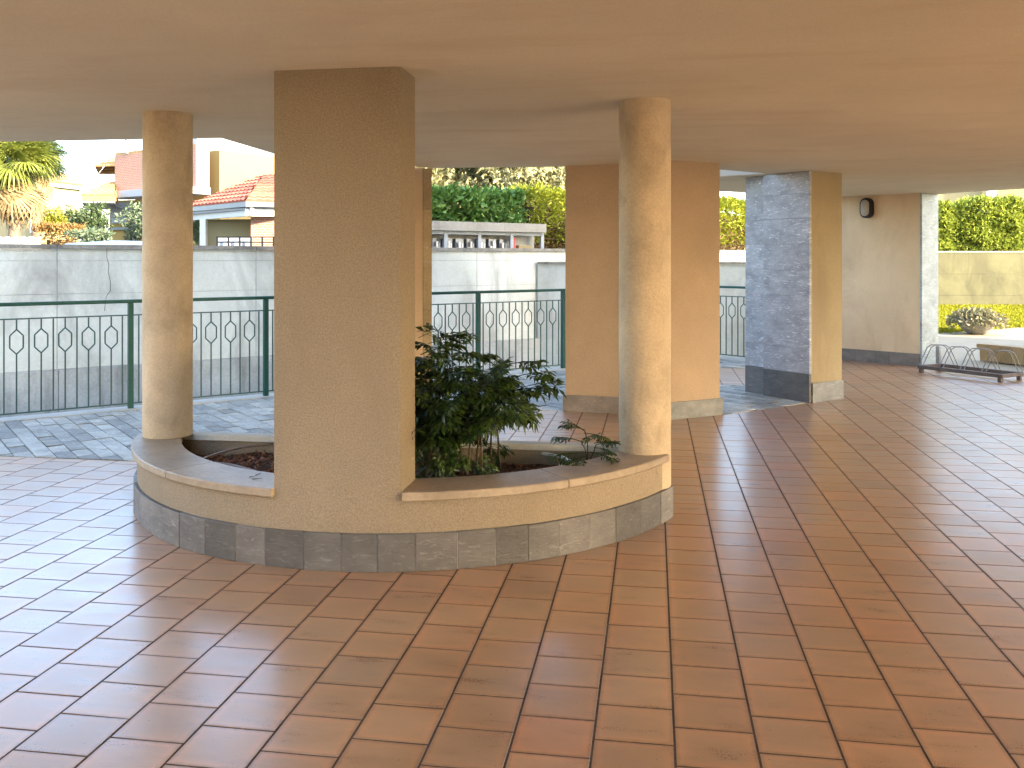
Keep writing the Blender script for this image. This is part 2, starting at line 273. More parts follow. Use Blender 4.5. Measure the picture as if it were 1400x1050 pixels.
# ------------------------------------------------------------------ mesh helpers
class MB:
    def __init__(s): s.v = []; s.f = []; s.uv = None
    def add(s, vs, fs):
        o = len(s.v); s.v += [tuple(v) for v in vs]; s.f += [tuple(i + o for i in f) for f in fs]; return s
    def prism(s, poly, z0, z1):
        n = len(poly)
        a = sum(poly[i][0] * poly[(i + 1) % n][1] - poly[(i + 1) % n][0] * poly[i][1] for i in range(n))
        if a < 0: poly = poly[::-1]
        vs = [(p[0], p[1], z0) for p in poly] + [(p[0], p[1], z1) for p in poly]
        fs = [tuple(range(n))[::-1], tuple(range(n, 2 * n))] + [(i, (i + 1) % n, n + (i + 1) % n, n + i) for i in range(n)]
        return s.add(vs, fs)
    def box(s, c, size, rot=0.0, bev=0.0):
        hx_, hy, hz = size[0] / 2, size[1] / 2, size[2] / 2; ca, sa = cos(rot), sin(rot)
        def T(x, y, z): return (c[0] + x * ca - y * sa, c[1] + x * sa + y * ca, c[2] + z)
        if bev <= 0:
            vs = [T(x, y, z) for z in (-hz, hz) for (x, y) in ((-hx_, -hy), (hx_, -hy), (hx_, hy), (-hx_, hy))]
            return s.add(vs, [(3, 2, 1, 0), (4, 5, 6, 7), (0, 1, 5, 4), (1, 2, 6, 5), (2, 3, 7, 6), (3, 0, 4, 7)])
        vs = []
        for (zz, ins) in ((-hz, bev), (-hz + bev, 0), (hz - bev, 0), (hz, bev)):
            for (x, y) in ((-1, -1), (1, -1), (1, 1), (-1, 1)): vs.append(T(x * (hx_ - ins), y * (hy - ins), zz))
        fs = [(3, 2, 1, 0), (12, 13, 14, 15)]
        for k in range(3):
            for i in range(4): fs.append((4 * k + i, 4 * k + (i + 1) % 4, 4 * k + 4 + (i + 1) % 4, 4 * k + 4 + i))
        return s.add(vs, fs)
    def tube(s, pts, r, n=8, cap=True):
        pts = [Vector(p) for p in pts]; rs = r if isinstance(r, (list, tuple)) else [r] * len(pts)
        vs = []; fs = []; up = None
        for i, p in enumerate(pts):
            d = (pts[min(i + 1, len(pts) - 1)] - pts[max(i - 1, 0)]).normalized()
            if up is None: up = Vector((0, 0, 1)) if abs(d.z) < 0.9 else Vector((1, 0, 0))
            a = d.cross(up); a = a.normalized() if a.length > 1e-6 else Vector((1, 0, 0)); b = d.cross(a).normalized(); up = -b
            for k in range(n):
                t = 2 * pi * k / n; vs.append(p + (a * cos(t) + b * sin(t)) * rs[i])
        for i in range(len(pts) - 1):
            for k in range(n): fs.append((i * n + k, i * n + (k + 1) % n, (i + 1) * n + (k + 1) % n, (i + 1) * n + k))
        if cap: fs += [tuple(range(n))[::-1], tuple(range((len(pts) - 1) * n, len(pts) * n))]
        return s.add(vs, fs)
    def lathe(s, prof, c, n=48, a0=0.0, a1=2 * pi):
        full = abs(a1 - a0 - 2 * pi) < 1e-6; m = n if full else n + 1
        vs = [(c[0] + r * cos(a0 + (a1 - a0) * k / n), c[1] + r * sin(a0 + (a1 - a0) * k / n), c[2] + z) for (r, z) in prof for k in range(m)]
        fs = [(i * m + k, i * m + (k + 1) % m, (i + 1) * m + (k + 1) % m, (i + 1) * m + k) for i in range(len(prof) - 1) for k in range(n)]
        return s.add(vs, fs)
    def ring(s, c, r0, r1, z0, z1, a0, a1, n=24, bev=0.0):
        """solid arc segment between two radii"""
        prof = [(r0, z0), (r1, z0), (r1, z1), (r0, z1)] if bev <= 0 else \
               [(r0, z0), (r1 - bev, z0), (r1, z0 + bev), (r1, z1 - bev), (r1 - bev, z1), (r0 + bev, z1), (r0, z1 - bev)]
        m = len(prof); vs = []
        for k in range(n + 1):
            t = a0 + (a1 - a0) * k / n
            vs += [(c[0] + r * cos(t), c[1] + r * sin(t), z) for r, z in prof]
        fs = [(k * m + i, k * m + (i + 1) % m, (k + 1) * m + (i + 1) % m, (k + 1) * m + i)[::-1] for k in range(n) for i in range(m)]
        fs += [tuple(range(m)), tuple(range(n * m, n * m + m))[::-1]]
        return s.add(vs, fs)
    def mesh(s, name, origin=(0, 0, 0), smooth=None):
        me = bpy.data.meshes.new(name); o = Vector(origin)
        me.from_pydata([(v[0] - o.x, v[1] - o.y, v[2] - o.z) for v in s.v], [], s.f)
        import bmesh
        bm = bmesh.new(); bm.from_mesh(me); bmesh.ops.recalc_face_normals(bm, faces=bm.faces); bm.to_mesh(me); bm.free()
        if smooth is not None:
            for p in me.polygons: p.use_smooth = True
            me.set_sharp_from_angle(angle=radians(smooth))
        return me
    def build(s, name, mat, parent=None, smooth=None, label=None, kind=None):
        o = parent.matrix_world.translation if parent else Vector((0, 0, 0))
        o = base_of(parent)
        me = s.mesh(name, o, smooth); me.materials.append(mat)
        return link(name, me, parent, label=label, kind=kind)
def base_of(o):
    b = Vector((0, 0, 0))
    while o is not None: b += o.location; o = o.parent
    return b
def link(name, me, parent=None, loc=None, label=None, kind=None):
    ob = bpy.data.objects.new(name, me); C.objects.link(ob); ob.parent = parent
    if loc is not None: ob.location = Vector(loc) - base_of(parent)
    if label: ob['label'] = label
    if kind: ob['kind'] = kind
    return ob
def thing(name, label, cat, loc=(0, 0, 0), group=None):
    o = bpy.data.objects.new(name, None); C.objects.link(o); o.location = loc; o.empty_display_size = 0.2
    return tag(o, label, cat, group)
def tag(o, label, cat, group=None):
    o['label'] = label; o['category'] = cat
    if group: o['group'] = group
    return o
def round_poly(poly, r, n=3):
    out = []; N = len(poly)
    for i in range(N):
        p = Vector(poly[i]).to_2d(); a = (Vector(poly[i - 1]).to_2d() - p); b = (Vector(poly[(i + 1) % N]).to_2d() - p)
        rr = min(r, a.length * 0.4, b.length * 0.4)
        p0 = p + a.normalized() * rr; p1 = p + b.normalized() * rr
        for k in range(n + 1):
            t = k / n; out.append(tuple((1 - t) ** 2 * p0 + 2 * t * (1 - t) * p + t * t * p1))
    return out
def clip(poly, cell):
    """convex polygon clipped to a convex cell (counter-clockwise)"""
    out = list(poly)
    for i in range(len(cell)):
        a = cell[i]; b = cell[(i + 1) % len(cell)]; src = out; out = []
        def side(p): return (b[0] - a[0]) * (p[1] - a[1]) - (b[1] - a[1]) * (p[0] - a[0])
        for j in range(len(src)):
            p, q = src[j], src[(j + 1) % len(src)]; sp, sq = side(p), side(q)
            if sp >= 0: out.append(p)
            if (sp >= 0) != (sq >= 0):
                t = sp / (sp - sq); out.append((p[0] + (q[0] - p[0]) * t, p[1] + (q[1] - p[1]) * t))
        if len(out) < 3: return []
    return out
def area(p): return abs(sum(p[i][0] * p[(i + 1) % len(p)][1] - p[(i + 1) % len(p)][0] * p[i][1] for i in range(len(p)))) / 2

def leaves(name, pts, size, mat, parent, aspect=0.4, dirs=None, droop=0.0, jit=0.35, kind='stuff', fold=0.18):
    """many small folded leaf faces, one mesh; pts (n,3) world"""
    n = len(pts); pts = np.asarray(pts, float)
    d = rng.normal(size=(n, 3)) if dirs is None else np.asarray(dirs, float) + rng.normal(size=(n, 3)) * jit
    d[:, 2] -= droop; d /= np.linalg.norm(d, axis=1)[:, None]
    q = rng.normal(size=(n, 3)); w = np.cross(d, q); w /= np.linalg.norm(w, axis=1)[:, None]; nn = np.cross(d, w)
    L = size * rng.uniform(0.6, 1.35, n)[:, None]; W = L * aspect
    mid = pts + d * L * 0.45
    V = np.stack([pts, mid + w * W * 0.5 + nn * L * fold, pts + d * L, mid - w * W * 0.5 + nn * L * fold], 1).reshape(-1, 3)
    V -= np.array(base_of(parent))
    me = bpy.data.meshes.new(name); me.vertices.add(4 * n); me.vertices.foreach_set('co', V.ravel())
    idx = (np.arange(n)[:, None] * 4 + np.array([0, 1, 2, 0, 2, 3])[None]).ravel()
    me.loops.add(6 * n); me.loops.foreach_set('vertex_index', idx)
    me.polygons.add(2 * n); me.polygons.foreach_set('loop_start', np.arange(0, 6 * n, 3)); me.polygons.foreach_set('loop_total', np.full(2 * n, 3))
    me.update(calc_edges=True); me.validate(); me.materials.append(mat)
    return link(name, me, parent, kind=kind)
def uv_wall(ob):
    me = ob.data; uv = me.uv_layers.new(name='UVMap')
    for p in me.polygons:
        nrm = p.normal; t = Vector((-nrm.y, nrm.x, 0)); t = t.normalized() if t.length > 1e-3 else Vector((1, 0, 0))
        for li in p.loop_indices:
            co = me.vertices[me.loops[li].vertex_index].co; uv.data[li].uv = (co.dot(t), co.z if abs(nrm.z) < 0.9 else co.y)

# ------------------------------------------------------------------ ground, ramp, street, lawn
CEIL = 2.42
g = MB().prism([(-500, -500), (500, -500), (500, 500), (-500, 500)], -1.45, -1.35).build('ground', M['earth']); g['kind'] = 'structure'
RC, WC = -13.46, -18.4                                   # railing line and far wall line: x - y = const
def ln(c, x): return (x, x - c)
st = MB().prism([ln(WC - 0.25, -140), ln(WC - 0.25, 5.5), (-120, 149), (-200, 100)], -1.35, 0.30).build('street', M['street']); st['kind'] = 'structure'
T1 = [(-11, -6), (6.6, -6), (6.6, 6.18), (-7.28, 6.18), (-11, 2.46)]
T2 = [(-3.3, 6.18), (6.6, 6.18), (6.6, 8.88), (-2.23, 8.88)]
T3 = [(0.66, 8.88), (6.6, 8.88), (6.6, 9.78), (1.6, 9.78)]
T4 = [(1.6, 9.78), (6.6, 9.78), (6.6, 10.43), (4.2, 12.83), (3.0, 14.05), (2.2, 13.8)]
T5 = [(0.2, 11.05), (2.2, 10.95), (2.4, 12.7), (0.2, 12.75)]
S1 = [(-7.28, 6.18), (-3.3, 6.18), (-2.23, 8.88), (-2.23, 11.23)]
S2 = [(-2.23, 8.88), (0.66, 8.88), (1.6, 9.78), (1.75, 10.97), (-2.23, 11.05)]
S3 = [(-2.23, 11.05), (0.2, 11.05), (0.2, 13.66), (-2.23, 11.23)]
S4 = [(0.2, 12.75), (2.4, 12.7), (2.2, 12.9), (0.72, 14.18), (0.2, 13.66)]
courtyard = [(-11, -6), (14, -6), (14, 3), (3.0, 14.1), (1.3, 14.0), (0.74, 14.2), (-11, 2.46)]
fl = MB().prism(courtyard, -1.35, -0.0016).build('floor', M['grout']); fl['kind'] = 'structure'
# ramp floor and kerb under the railing
kb = MB()
d45 = Vector((1, 1, 0)).normalized(); n45 = Vector((-1, 1, 0)).normalized()
def strip(c0, c1, x0, x1): return [ln(c0, x0), ln(c0, x1), (ln(c0, x1)[0] - (c0 - c1) / 2, ln(c0, x1)[1] + (c0 - c1) / 2), (ln(c0, x0)[0] - (c0 - c1) / 2, ln(c0, x0)[1] + (c0 - c1) / 2)]
kerb = MB().prism(strip(RC + 0.12, RC - 0.2, -11.0, 0.68), -1.3, 0.012).build('ramp_kerb', M['concrete_light']); kerb['kind'] = 'structure'
kerb2 = MB().prism([(0.66, 14.05), (2.35, 12.72), (2.5, 12.87), (0.80, 14.3)], -1.3, 0.012).build('ramp_kerb', M['concrete_light']); kerb2['kind'] = 'structure'
ramp_f = MB().prism(strip(RC - 0.21, WC + 0.05, -12, 6), -1.34, -1.2).build('ramp', M['concrete_dark']); ramp_f['kind'] = 'structure'
lawn = MB().prism([(2.9, 16.2), (30, 3), (60, 30), (10, 42), (3.6, 24)], -1.3, -0.02).build('lawn', M['lawn_soil']); lawn['kind'] = 'structure'

# ---- terracotta tiles in running bond
PC = Vector((-1.585, 5.99, 0)); RW = 1.825
def warp(mb):
    'the plan of the planter is slightly narrower than a full circle'
    mb.v = [(PC.x + (v[0] - PC.x) * (0.962 if v[0] < PC.x else 0.985), v[1], v[2]) for v in mb.v]; return mb
JT = 0.0078
def in_cell(x, y, c): return all((c[(i + 1) % len(c)][0] - c[i][0]) * (y - c[i][1]) - (c[(i + 1) % len(c)][1] - c[i][1]) * (x - c[i][0]) >= -1e-6 for i in range(len(c)))
tb = MB().box((0, 0, -0.011), (TU - JT, TV - JT, 0.022), 0, 0.0007)
tile_me = tb.mesh('tile'); tile_me.materials.append(M['tile'])
full = []; rest = MB()
for i in range(-46, 60):
    for j in range(-20, 62):
        u0 = U0 + i * TU; v0 = (j + (0.5 if i % 2 == 0 else 0.0)) * TV + (-V0 % TV) 
        cx, cy = u0 + TU / 2, v0 + TV / 2
        if cy < -2.5 or cx < -9.5 or cx > 11: continue
        if cy > 5.45 - 0.1 and False: continue
        if hypot(cx - PC.x, cy - PC.y) < 1.62 and cy < 5.4: continue
        q = [(u0 + JT / 2, v0 + JT / 2), (u0 + TU - JT / 2, v0 + JT / 2), (u0 + TU - JT / 2, v0 + TV - JT / 2), (u0 + JT / 2, v0 + TV - JT / 2)]
        pieces = [p for p in (clip(q, c) for c in (T1, T2, T3, T4, T5)) if p and area(p) > 2e-4]
        if not pieces: continue
        tot = sum(area(p) for p in pieces)
        if tot > 0.999 * area(q):
            X = cx * CY + cy * SY; Z = -cx * SY + cy * CY
            if Z > 1.5:
                px, py = 700 + F * X / Z, Y0 + F * EYE / Z
                vis = -40 < px < 1440 and py < 1090
            else: vis = False
            full.append(((Z if vis else 99 + abs(Z)), cx, cy))
        else:
            for p in pieces: rest.prism(p, -0.022, -0.0005)
full.sort()
for k, (Z, cx, cy) in enumerate(full):
    dz = random.gauss(0, 0.00035)
    if k < 300 and Z < 90:
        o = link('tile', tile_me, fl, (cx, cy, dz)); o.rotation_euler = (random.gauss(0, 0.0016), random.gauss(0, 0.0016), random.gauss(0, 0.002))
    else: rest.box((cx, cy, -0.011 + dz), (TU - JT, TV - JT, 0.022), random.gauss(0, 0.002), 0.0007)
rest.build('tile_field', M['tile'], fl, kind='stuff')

# ---- grey stone paving, rows at 45 degrees
pv = MB()
for c in (S1, S2, S3, S4): pv.prism(c, -0.0014, -0.0006)
pv = pv.build('paving', M['paving_joint']); pv['kind'] = 'structure'
stones = []
for r in range(-90, 90):
    w = 0.128; s0 = r * w; t = -16.0 + random.random() * 0.5
    while t < 12:
        Lg = random.uniform(0.2, 0.5); g2 = 0.004
        a = [(s0 + g2, t + g2), (s0 + w - g2, t + g2 * random.uniform(0.5, 3)), (s0 + w - g2 * random.uniform(0.5, 2), t + Lg - g2), (s0 + g2, t + Lg - g2 * random.uniform(0.5, 3))]
        # s runs along the railing, t across it
        q = [((u - v) * 0.70710678 - 2.0, (u + v) * 0.70710678 + 9.0) for u, v in a]
        if sum(q[i][0] * q[(i + 1) % 4][1] - q[(i + 1) % 4][0] * q[i][1] for i in range(4)) < 0: q = q[::-1]
        for c in (S1, S2, S3, S4):
            p = clip(q, c)
            if p and area(p) > 0.003:
                mx = sum(v[0] for v in p) / len(p); my = sum(v[1] for v in p) / len(p)
                Zc = -mx * SY + my * CY; px = 700 + F * (mx * CY + my * SY) / Zc
                seen = -30 < px < 372 or 590 < px < 775 or 980 < px < 1110
                stones.append((Zc if seen else 90 + Zc, p, random.gauss(0.005, 0.002), random.gauss(0, 0.010), random.gauss(0, 0.010), mx, my))
        t += Lg
stones.sort(key=lambda e: e[0]); far = MB()
for k, (Zc, p, h, tx, ty, mx, my) in enumerate(stones):
    n_ = len(p); mb = MB() if (k < 300 and Zc < 89) else far
    mb.add([(x, y, -0.0145) for x, y in p] + [(x, y, h + (x - mx) * tx + (y - my) * ty) for x, y in p], [tuple(range(n_, 2 * n_))] + [(i, (i + 1) % n_, n_ + (i + 1) % n_, n_ + i) for i in range(n_)])
    if mb is not far: mb.build('paving_stone', M['paving'], pv)
far.build('paving_field', M['paving'], pv, kind='stuff')

# ------------------------------------------------------------------ ceiling and the block above
CP = [(-1.2, -8), (9.0, -8), (9.0, 8.5), (4.3, 13.2), (3.75, 13.95), (2.6, 14.15), (1.0, 12.65), (0.4, 12.5), (0.4, 10.45), (0.75, 10.36), (1.27, 10.12),
      (0.95, 9.78), (0.66, 9.5), (0.1, 9.02), (-2.23, 8.9), (-3.28, 7.46), (-3.25, 6.45), (-6.5, 6.33), (-1.2, 1.03)]
ce = MB().prism(CP, CEIL, CEIL + 0.28).build('ceiling', M['ceiling']); ce['kind'] = 'structure'
bl = thing('apartment_block', 'upper storeys of the beige apartment block over the covered passage', 'building', (4, 4, CEIL + 0.285))
ins = [(x + (0.06 if x < 0 else -0.06), y - 0.06) for x, y in CP]
MB().prism(ins, CEIL + 0.285, 6.4).build('wall', M['plaster_pink'], bl)
MB().prism([(-1.0, -8.2), (9.3, -8.2), (9.3, 8.7), (4, 14), (1, 12.9), (-3.4, 7.7), (-1.0, 1.0)], 6.405, 6.6).build('roof', M['rooftile'], bl)
# thin painted drip strip along the visible rim of the slab
rim = MB()
rp = CP[9:18]
for a, b in zip(rp[:-1], rp[1:]):
    a = Vector((*a, 0)); b = Vector((*b, 0)); d = (b - a); L = d.length; mid = (a + b) / 2
    out = Vector((d.y, -d.x, 0)).normalized() * 0.008
    rim.box((mid.x + out.x, mid.y + out.y, CEIL + 0.14), (L, 0.012, 0.262), atan2(d.y, d.x))
rim.build('fascia', M['white_paint'], ce)
# unseen hall added behind the camera to hold back front light
ew = thing('light_block_hall', 'unseen plastered hall added behind the covered passage to block front light', 'building', (3, -5.5, 0))
MB().box((3.6, -5.4, 1.21), (8.8, 4.0, 2.415)).build('wall', M['plaster_pink'], ew)
MB().box((2.0, -3.37, 1.1), (1.6, 0.05, 2.2), 0, 0.01).build('door', M['grey_paint'], ew)
# unseen wing added off to the right to block the low sun
wg = thing('sun_block_wing', 'unseen sun blocking wing added right of the lawn and courtyard', 'building', (20, 6, 0))
MB().prism([(14, 1.8), (26, 1.8), (26, 8.6), (14, 8.6)], -1.0, 12.0).build('wall', M['cream'], wg)
MB().prism([(13.8, 1.5), (26.5, 1.5), (26.5, 8.8), (13.8, 8.8)], 12.004, 12.2).build('roof', M['rooftile'], wg)
for fz in (1.2, 4.2, 7.2, 10.0):
    for yy in (5.0, 7.3):
        f = MB().box((13.98, yy, fz + 0.2), (0.08, 1.3, 1.3), 0, 0.01).build('window', M['white_paint'], wg)
        MB().box((13.93, yy, fz + 0.2), (0.03, 1.1, 1.1)).build('pane', M['window_glass'], f)

# ------------------------------------------------------------------ planter
plt = thing('curved_planter', 'low half round plastered planter with stone cap and grey slab base', 'planter', (PC.x, 5.0, 0))
A0, A1 = radians(203.5), radians(338.0)                   # arc from left column to right column
pa0, pa1 = radians(180 + 81.2), radians(360 - 79.0)     # where the flat pillar interrupts it
def arc_at(x): return 2 * pi - math.acos((x - PC.x) / RW)
PX0, PX1, PY, PD = -1.835, -1.195, 4.178, 0.27
pa0, pa1 = arc_at(PX0), arc_at(PX1)
w = MB().ring(PC, 1.60, RW, 0.0, 0.338, A0 - 0.05, pa0, 40).ring(PC, 1.60, RW, 0.0, 0.338, pa1, A1 - 0.02, 40)
warp(w).build('curved_wall', M['plaster'], plt, smooth=30)
warp(MB().ring(PC, 1.78, RW + 0.0165, 0.0, 0.176, A0 - 0.1, A1 + 0.015, 60)).build('plinth_mortar', M['joint'], plt, smooth=30)
na_ = 23; tot = A1 + 0.02 - (A0 - 0.1); tt = A0 - 0.1
widths = [random.uniform(0.86, 1.14) for _ in range(na_)]; sw = sum(widths)
for wd in widths:
    da = wd / sw * tot
    warp(MB().ring(PC, 1.805, RW + 0.020 + random.gauss(0, 0.0012), 0.0, 0.181 + random.gauss(0, 0.001), tt + 0.0009, tt + da - 0.0009, 5, 0.002)).build('plinth_slab', M['slate'], plt, smooth=40)
    tt += da
j1, j2 = radians(237.5), radians(309.5)
for a, b in ((A0 - 0.06, j1 - 0.0014), (j1 + 0.0014, pa0 - 0.004), (pa1 + 0.004, j2 - 0.0014), (j2 + 0.0014, A1 - 0.03)):
    warp(MB().ring(PC, 1.565, RW + 0.032, 0.339, 0.3815, a, b, 24, 0.006)).build('cap_stone', M['cap'], plt, smooth=40)
MB().prism([(-3.1, 5.40), (-0.05, 5.44), (-0.05, 5.50), (-3.1, 5.46)], 0.0, 0.345).build('back_wall', M['plaster'], plt)
MB().prism(round_poly([(-3.08, 5.372), (-0.10, 5.415), (-0.10, 5.505), (-3.08, 5.462)], 0.01), 0.346, 0.381).build('back_coping', M['concrete_light'], plt)
# soil with an uneven surface
so_ = MB(); nx, ny = 46, 26; sv = []; sf = []
for j in range(ny + 1):
    for i in range(nx + 1):
        x = -3.0 + 2.9 * i / nx; y = 4.15 + 1.27 * j / ny
        r = hypot(x - PC.x, y - PC.y); k = min(1, 1.59 / r) ; x = PC.x + (x - PC.x) * k; y = PC.y + (y - PC.y) * k
        z = 0.275 + 0.035 * sin(x * 3.1 + 1) * sin(y * 5) + random.gauss(0, 0.006) + 0.02 * (1 - min(1, r / 1.6))
        sv.append((x, y, z))
for j in range(ny):
    for i in range(nx): sf.append((j * (nx + 1) + i, j * (nx + 1) + i + 1, (j + 1) * (nx + 1) + i + 1, (j + 1) * (nx + 1) + i))
so_.add(sv, sf); warp(so_).build('soil', M['soil'], plt, smooth=60)
ch = MB()
for k in range(3800):
    a = random.uniform(A0, A1); r = 1.575 * sqrt(random.uniform(0.12, 1)); x = PC.x + r * cos(a); y = PC.y + r * sin(a)
    if y > 5.36 or x < -2.95 or x > -0.15: continue
    z = 0.283 + 0.035 * sin(x * 3.1 + 1) * sin(y * 5) + 0.02 * (1 - min(1, r / 1.6)) + random.uniform(0, 0.012)
    L, W, H_ = random.uniform(0.012, 0.05), random.uniform(0.006, 0.018), random.uniform(0.002, 0.006)
    mtx = Matrix.Rotation(random.uniform(0, 6.28), 3, 'Z') @ Matrix.Rotation(random.gauss(0, 0.45), 3, 'Y') @ Matrix.Rotation(random.gauss(0, 0.4), 3, 'X')
    vs = [mtx @ Vector((sx * L / 2, sy * W / 2 * (0.6 if sx > 0 else 1), sz * H_ / 2)) + Vector((x, y, z)) for sz in (-1, 1) for sx, sy in ((-1, -1), (1, -1), (1, 1), (-1, 1))]
    ch.add(vs, [(4, 5, 6, 7), (0, 1, 5, 4), (1, 2, 6, 5), (2, 3, 7, 6), (3, 0, 4, 7)])
tag(warp(ch).build('bark_mulch', M['bark'], kind='stuff'), 'reddish brown bark mulch covering the soil in the planter', 'mulch')
# irrigation hoses lying on the soil
def spline(pts, n=8):
    pts = [Vector(p) for p in pts]; out = []
    for i in range(len(pts) - 1):
        p0, p1, p2, p3 = pts[max(i - 1, 0)], pts[i], pts[i + 1], pts[min(i + 2, len(pts) - 1)]
        for k in range(n):
            t = k / n; out.append(0.5 * ((2 * p1) + (p2 - p0) * t + (2 * p0 - 5 * p1 + 4 * p2 - p3) * t * t + (3 * p1 - p0 - 3 * p2 + p3) * t ** 3))
    return out + [pts[-1]]
hp = [P(372, 607, 0.33), P(330, 612, 0.33), P(295, 621, 0.33), P(277, 628, 0.33), P(284, 632, 0.335), P(318, 636, 0.34), P(350, 645, 0.34), P(372, 652, 0.34)]
tag(MB().tube(spline(hp), 0.0075, 8).build('irrigation_hose', M['hose'], smooth=60), 'thin brown irrigation hose looped on the bark left of the pillar', 'hose')
hp = [P(690, 617, 0.32), P(735, 619, 0.32), P(765, 624, 0.325), P(779, 630, 0.33), P(780, 637, 0.335), P(771, 640, 0.31), P(766, 636, 0.29)]
tag(MB().tube(spline(hp), 0.010, 8).build('irrigation_hose', M['white_hose'], smooth=60), 'short white hose curling on the soil right of the bush', 'hose')
# fallen twigs on the cap
for (px, py, a, L, lb) in ((345, 655, 0.2, 0.05, 'dry twig on the stone cap, longest and nearest the cap edge'), (349, 650, 1.2, 0.04, 'dry twig on the stone cap standing nearest the square pillar'), (341, 652, -0.2, 0.03, 'shortest dry twig on the stone cap left of the pillar')):
    p = P(px, py, 0.385); tag(MB().tube([p, p + Vector((cos(a) * L, sin(a) * L, 0.004))], [0.0022, 0.0012], 6).build('twig', M['stem']), lb, 'twig', 'twigs on the planter cap')

# ---- central pillar growing out of the curved wall
cp = thing('square_pillar', 'broad square ochre plaster pillar rising from the front of the planter', 'pillar', ((PX0 + PX1) / 2, PY, 0))
nc = 18; rows = [(0.0, 0), (0.15, 0), (0.28, 0), (0.33, 0.15), (0.37, 0.5), (0.41, 0.85), (0.46, 1), (1.4, 1), (CEIL, 1)]
vs = []; fs = []
for z, tflat in rows:
    for k in range(nc + 1):
        x = PX0 + (PX1 - PX0) * k / nc; yc = PC.y - sqrt(RW ** 2 - (x - PC.x) ** 2)
        e = min(k, nc - k); rnd = 0.008 if e == 0 else 0.0
        vs.append((x, yc * (1 - tflat) + PY * tflat + rnd * tflat, z))
    vs.append((PX1, PY + PD, z)); vs.append((PX0, PY + PD, z))
m_ = nc + 3
for i in range(len(rows) - 1):
    for k in range(m_): fs.append((i * m_ + k, i * m_ + (k + 1) % m_, (i + 1) * m_ + (k + 1) % m_, (i + 1) * m_ + k))
MB().add(vs, fs).build('shaft', M['plaster'], cp, smooth=35)

# ---- round columns at both ends
def column(x, y, zb, label):
    t = thing('round_column', label, 'column', (x, y, zb)); r = 0.151
    prof = [(r * 0.99, zb), (r, zb + 0.01)]
    prof += [(r * (1 + random.gauss(0, 0.003)), zb + (CEIL - zb) * k / 24) for k in range(1, 24)] + [(r, CEIL)]
    MB().lathe(prof, (x, y, 0), 64).build('shaft', M['column'], t, smooth=50)
column(-3.05, 5.33, 0.383, 'round weathered plaster column on the left end of the planter')
column(-0.05, 5.345, 0.0, 'round weathered plaster column at the right end of the planter')

# ------------------------------------------------------------------ pillars at the rim
# rose pillar behind the right column
p2 = thing('corner_pillar', 'angled rose plaster pillar with grey stone plinth behind right round column', 'pillar', (-0.1, 8.9, 0))
poly = [(-0.86, 8.89), (-0.22, 8.81), (0.11, 8.525), (0.635, 8.91), (0.45, 9.25), (-0.86, 9.12)]
MB().prism(round_poly(poly, 0.012), 0.0, CEIL).build('shaft', M['plaster_pink'], p2, smooth=30)
def offset(poly, d):
    out = []; N = len(poly)
    for i in range(N):
        p, a, b = Vector(poly[i]), Vector(poly[i - 1]), Vector(poly[(i + 1) % N])
        n1 = Vector(((p - a).y, -(p - a).x)).normalized(); n2 = Vector(((b - p).y, -(b - p).x)).normalized()
        bis = (n1 + n2); k = d / max(0.3, (1 + n1.dot(n2)) ); out.append(tuple(p + bis * k))
    return out
def plinth_ring(poly, d0, d1, z0, z1, parent, mat, name='plinth_slab'):
    o = offset(poly, d1); i_ = offset(poly, -0.02); N = len(poly)
    for k in range(N):
        MB().prism([i_[k], i_[(k + 1) % N], o[(k + 1) % N], o[k]], z0, z1).build(name, mat[k % len(mat)], parent)
plinth_ring(poly, 0, 0.022, 0.0, 0.16, p2, [M['plinth'], M['plinth'], M['plinth_grey'], M['plinth_grey'], M['plinth'], M['plinth']])

# slate-clad pillar
sp = thing('slate_pillar', 'square pillar clad in blue grey slate with ochre plaster right side', 'pillar', (1.6, 10.2, 0))
e1 = Vector((-0.69, 0.724)).normalized(); e2 = Vector((0.72, 0.694)).normalized(); K = Vector((1.612, 9.765))
core = [tuple(K + e1 * 0.02 + e2 * 0.02), tuple(K + e2 * 0.54 + e1 * 0.02), tuple(K + e2 * 0.54 + e1 * 1.0), tuple(K + e1 * 1.0 + e2 * 0.1)]
MB().prism(round_poly([tuple(K + e1 * 0.025 + e2 * 0.0), tuple(K + e2 * 0.545), tuple(K + e2 * 0.545 + e1 * 0.94), tuple(K + e1 * 0.94 + e2 * 0.1), tuple(K + e1 * 0.6 + e2 * 0.1), tuple(K + e1 * 0.6 + e2 * 0.03), tuple(K + e1 * 0.025 + e2 * 0.03)], 0.004), 0.0, CEIL).build('shaft', M['plaster_lit'], sp, smooth=30)
zs = [0.0, 0.30, 0.56, 1.11, 1.38, 1.66, 1.93, 2.19, CEIL - 0.004]
for k in range(len(zs) - 1):
    jit = random.gauss(0, 0.0015)
    for (s0, s1, dep) in ((0.0, 0.598, 0.0), (0.602, 0.925, 0.085)):
        lo = K + e1 * s0 + e2 * (dep - 0.012 + jit); hi = K + e1 * s1 + e2 * (dep - 0.012 + jit)
        th = 0.036
        pr = MB().prism([tuple(lo), tuple(hi), tuple(hi + e2 * th), tuple(lo + e2 * th)], zs[k] + 0.0012, zs[k + 1] - 0.0012)
        pr.build('slate_slab', M['slate_big'] if k > 0 else M['slate'], sp)
lo = K + e2 * 0.03 - e1 * 0.012; MB().prism([tuple(lo), tuple(lo + e2 * 0.53), tuple(lo + e2 * 0.53 + e1 * 0.05), tuple(lo + e1 * 0.05)], 0.0, 0.20).build('plinth_slab', M['plinth_grey'], sp)

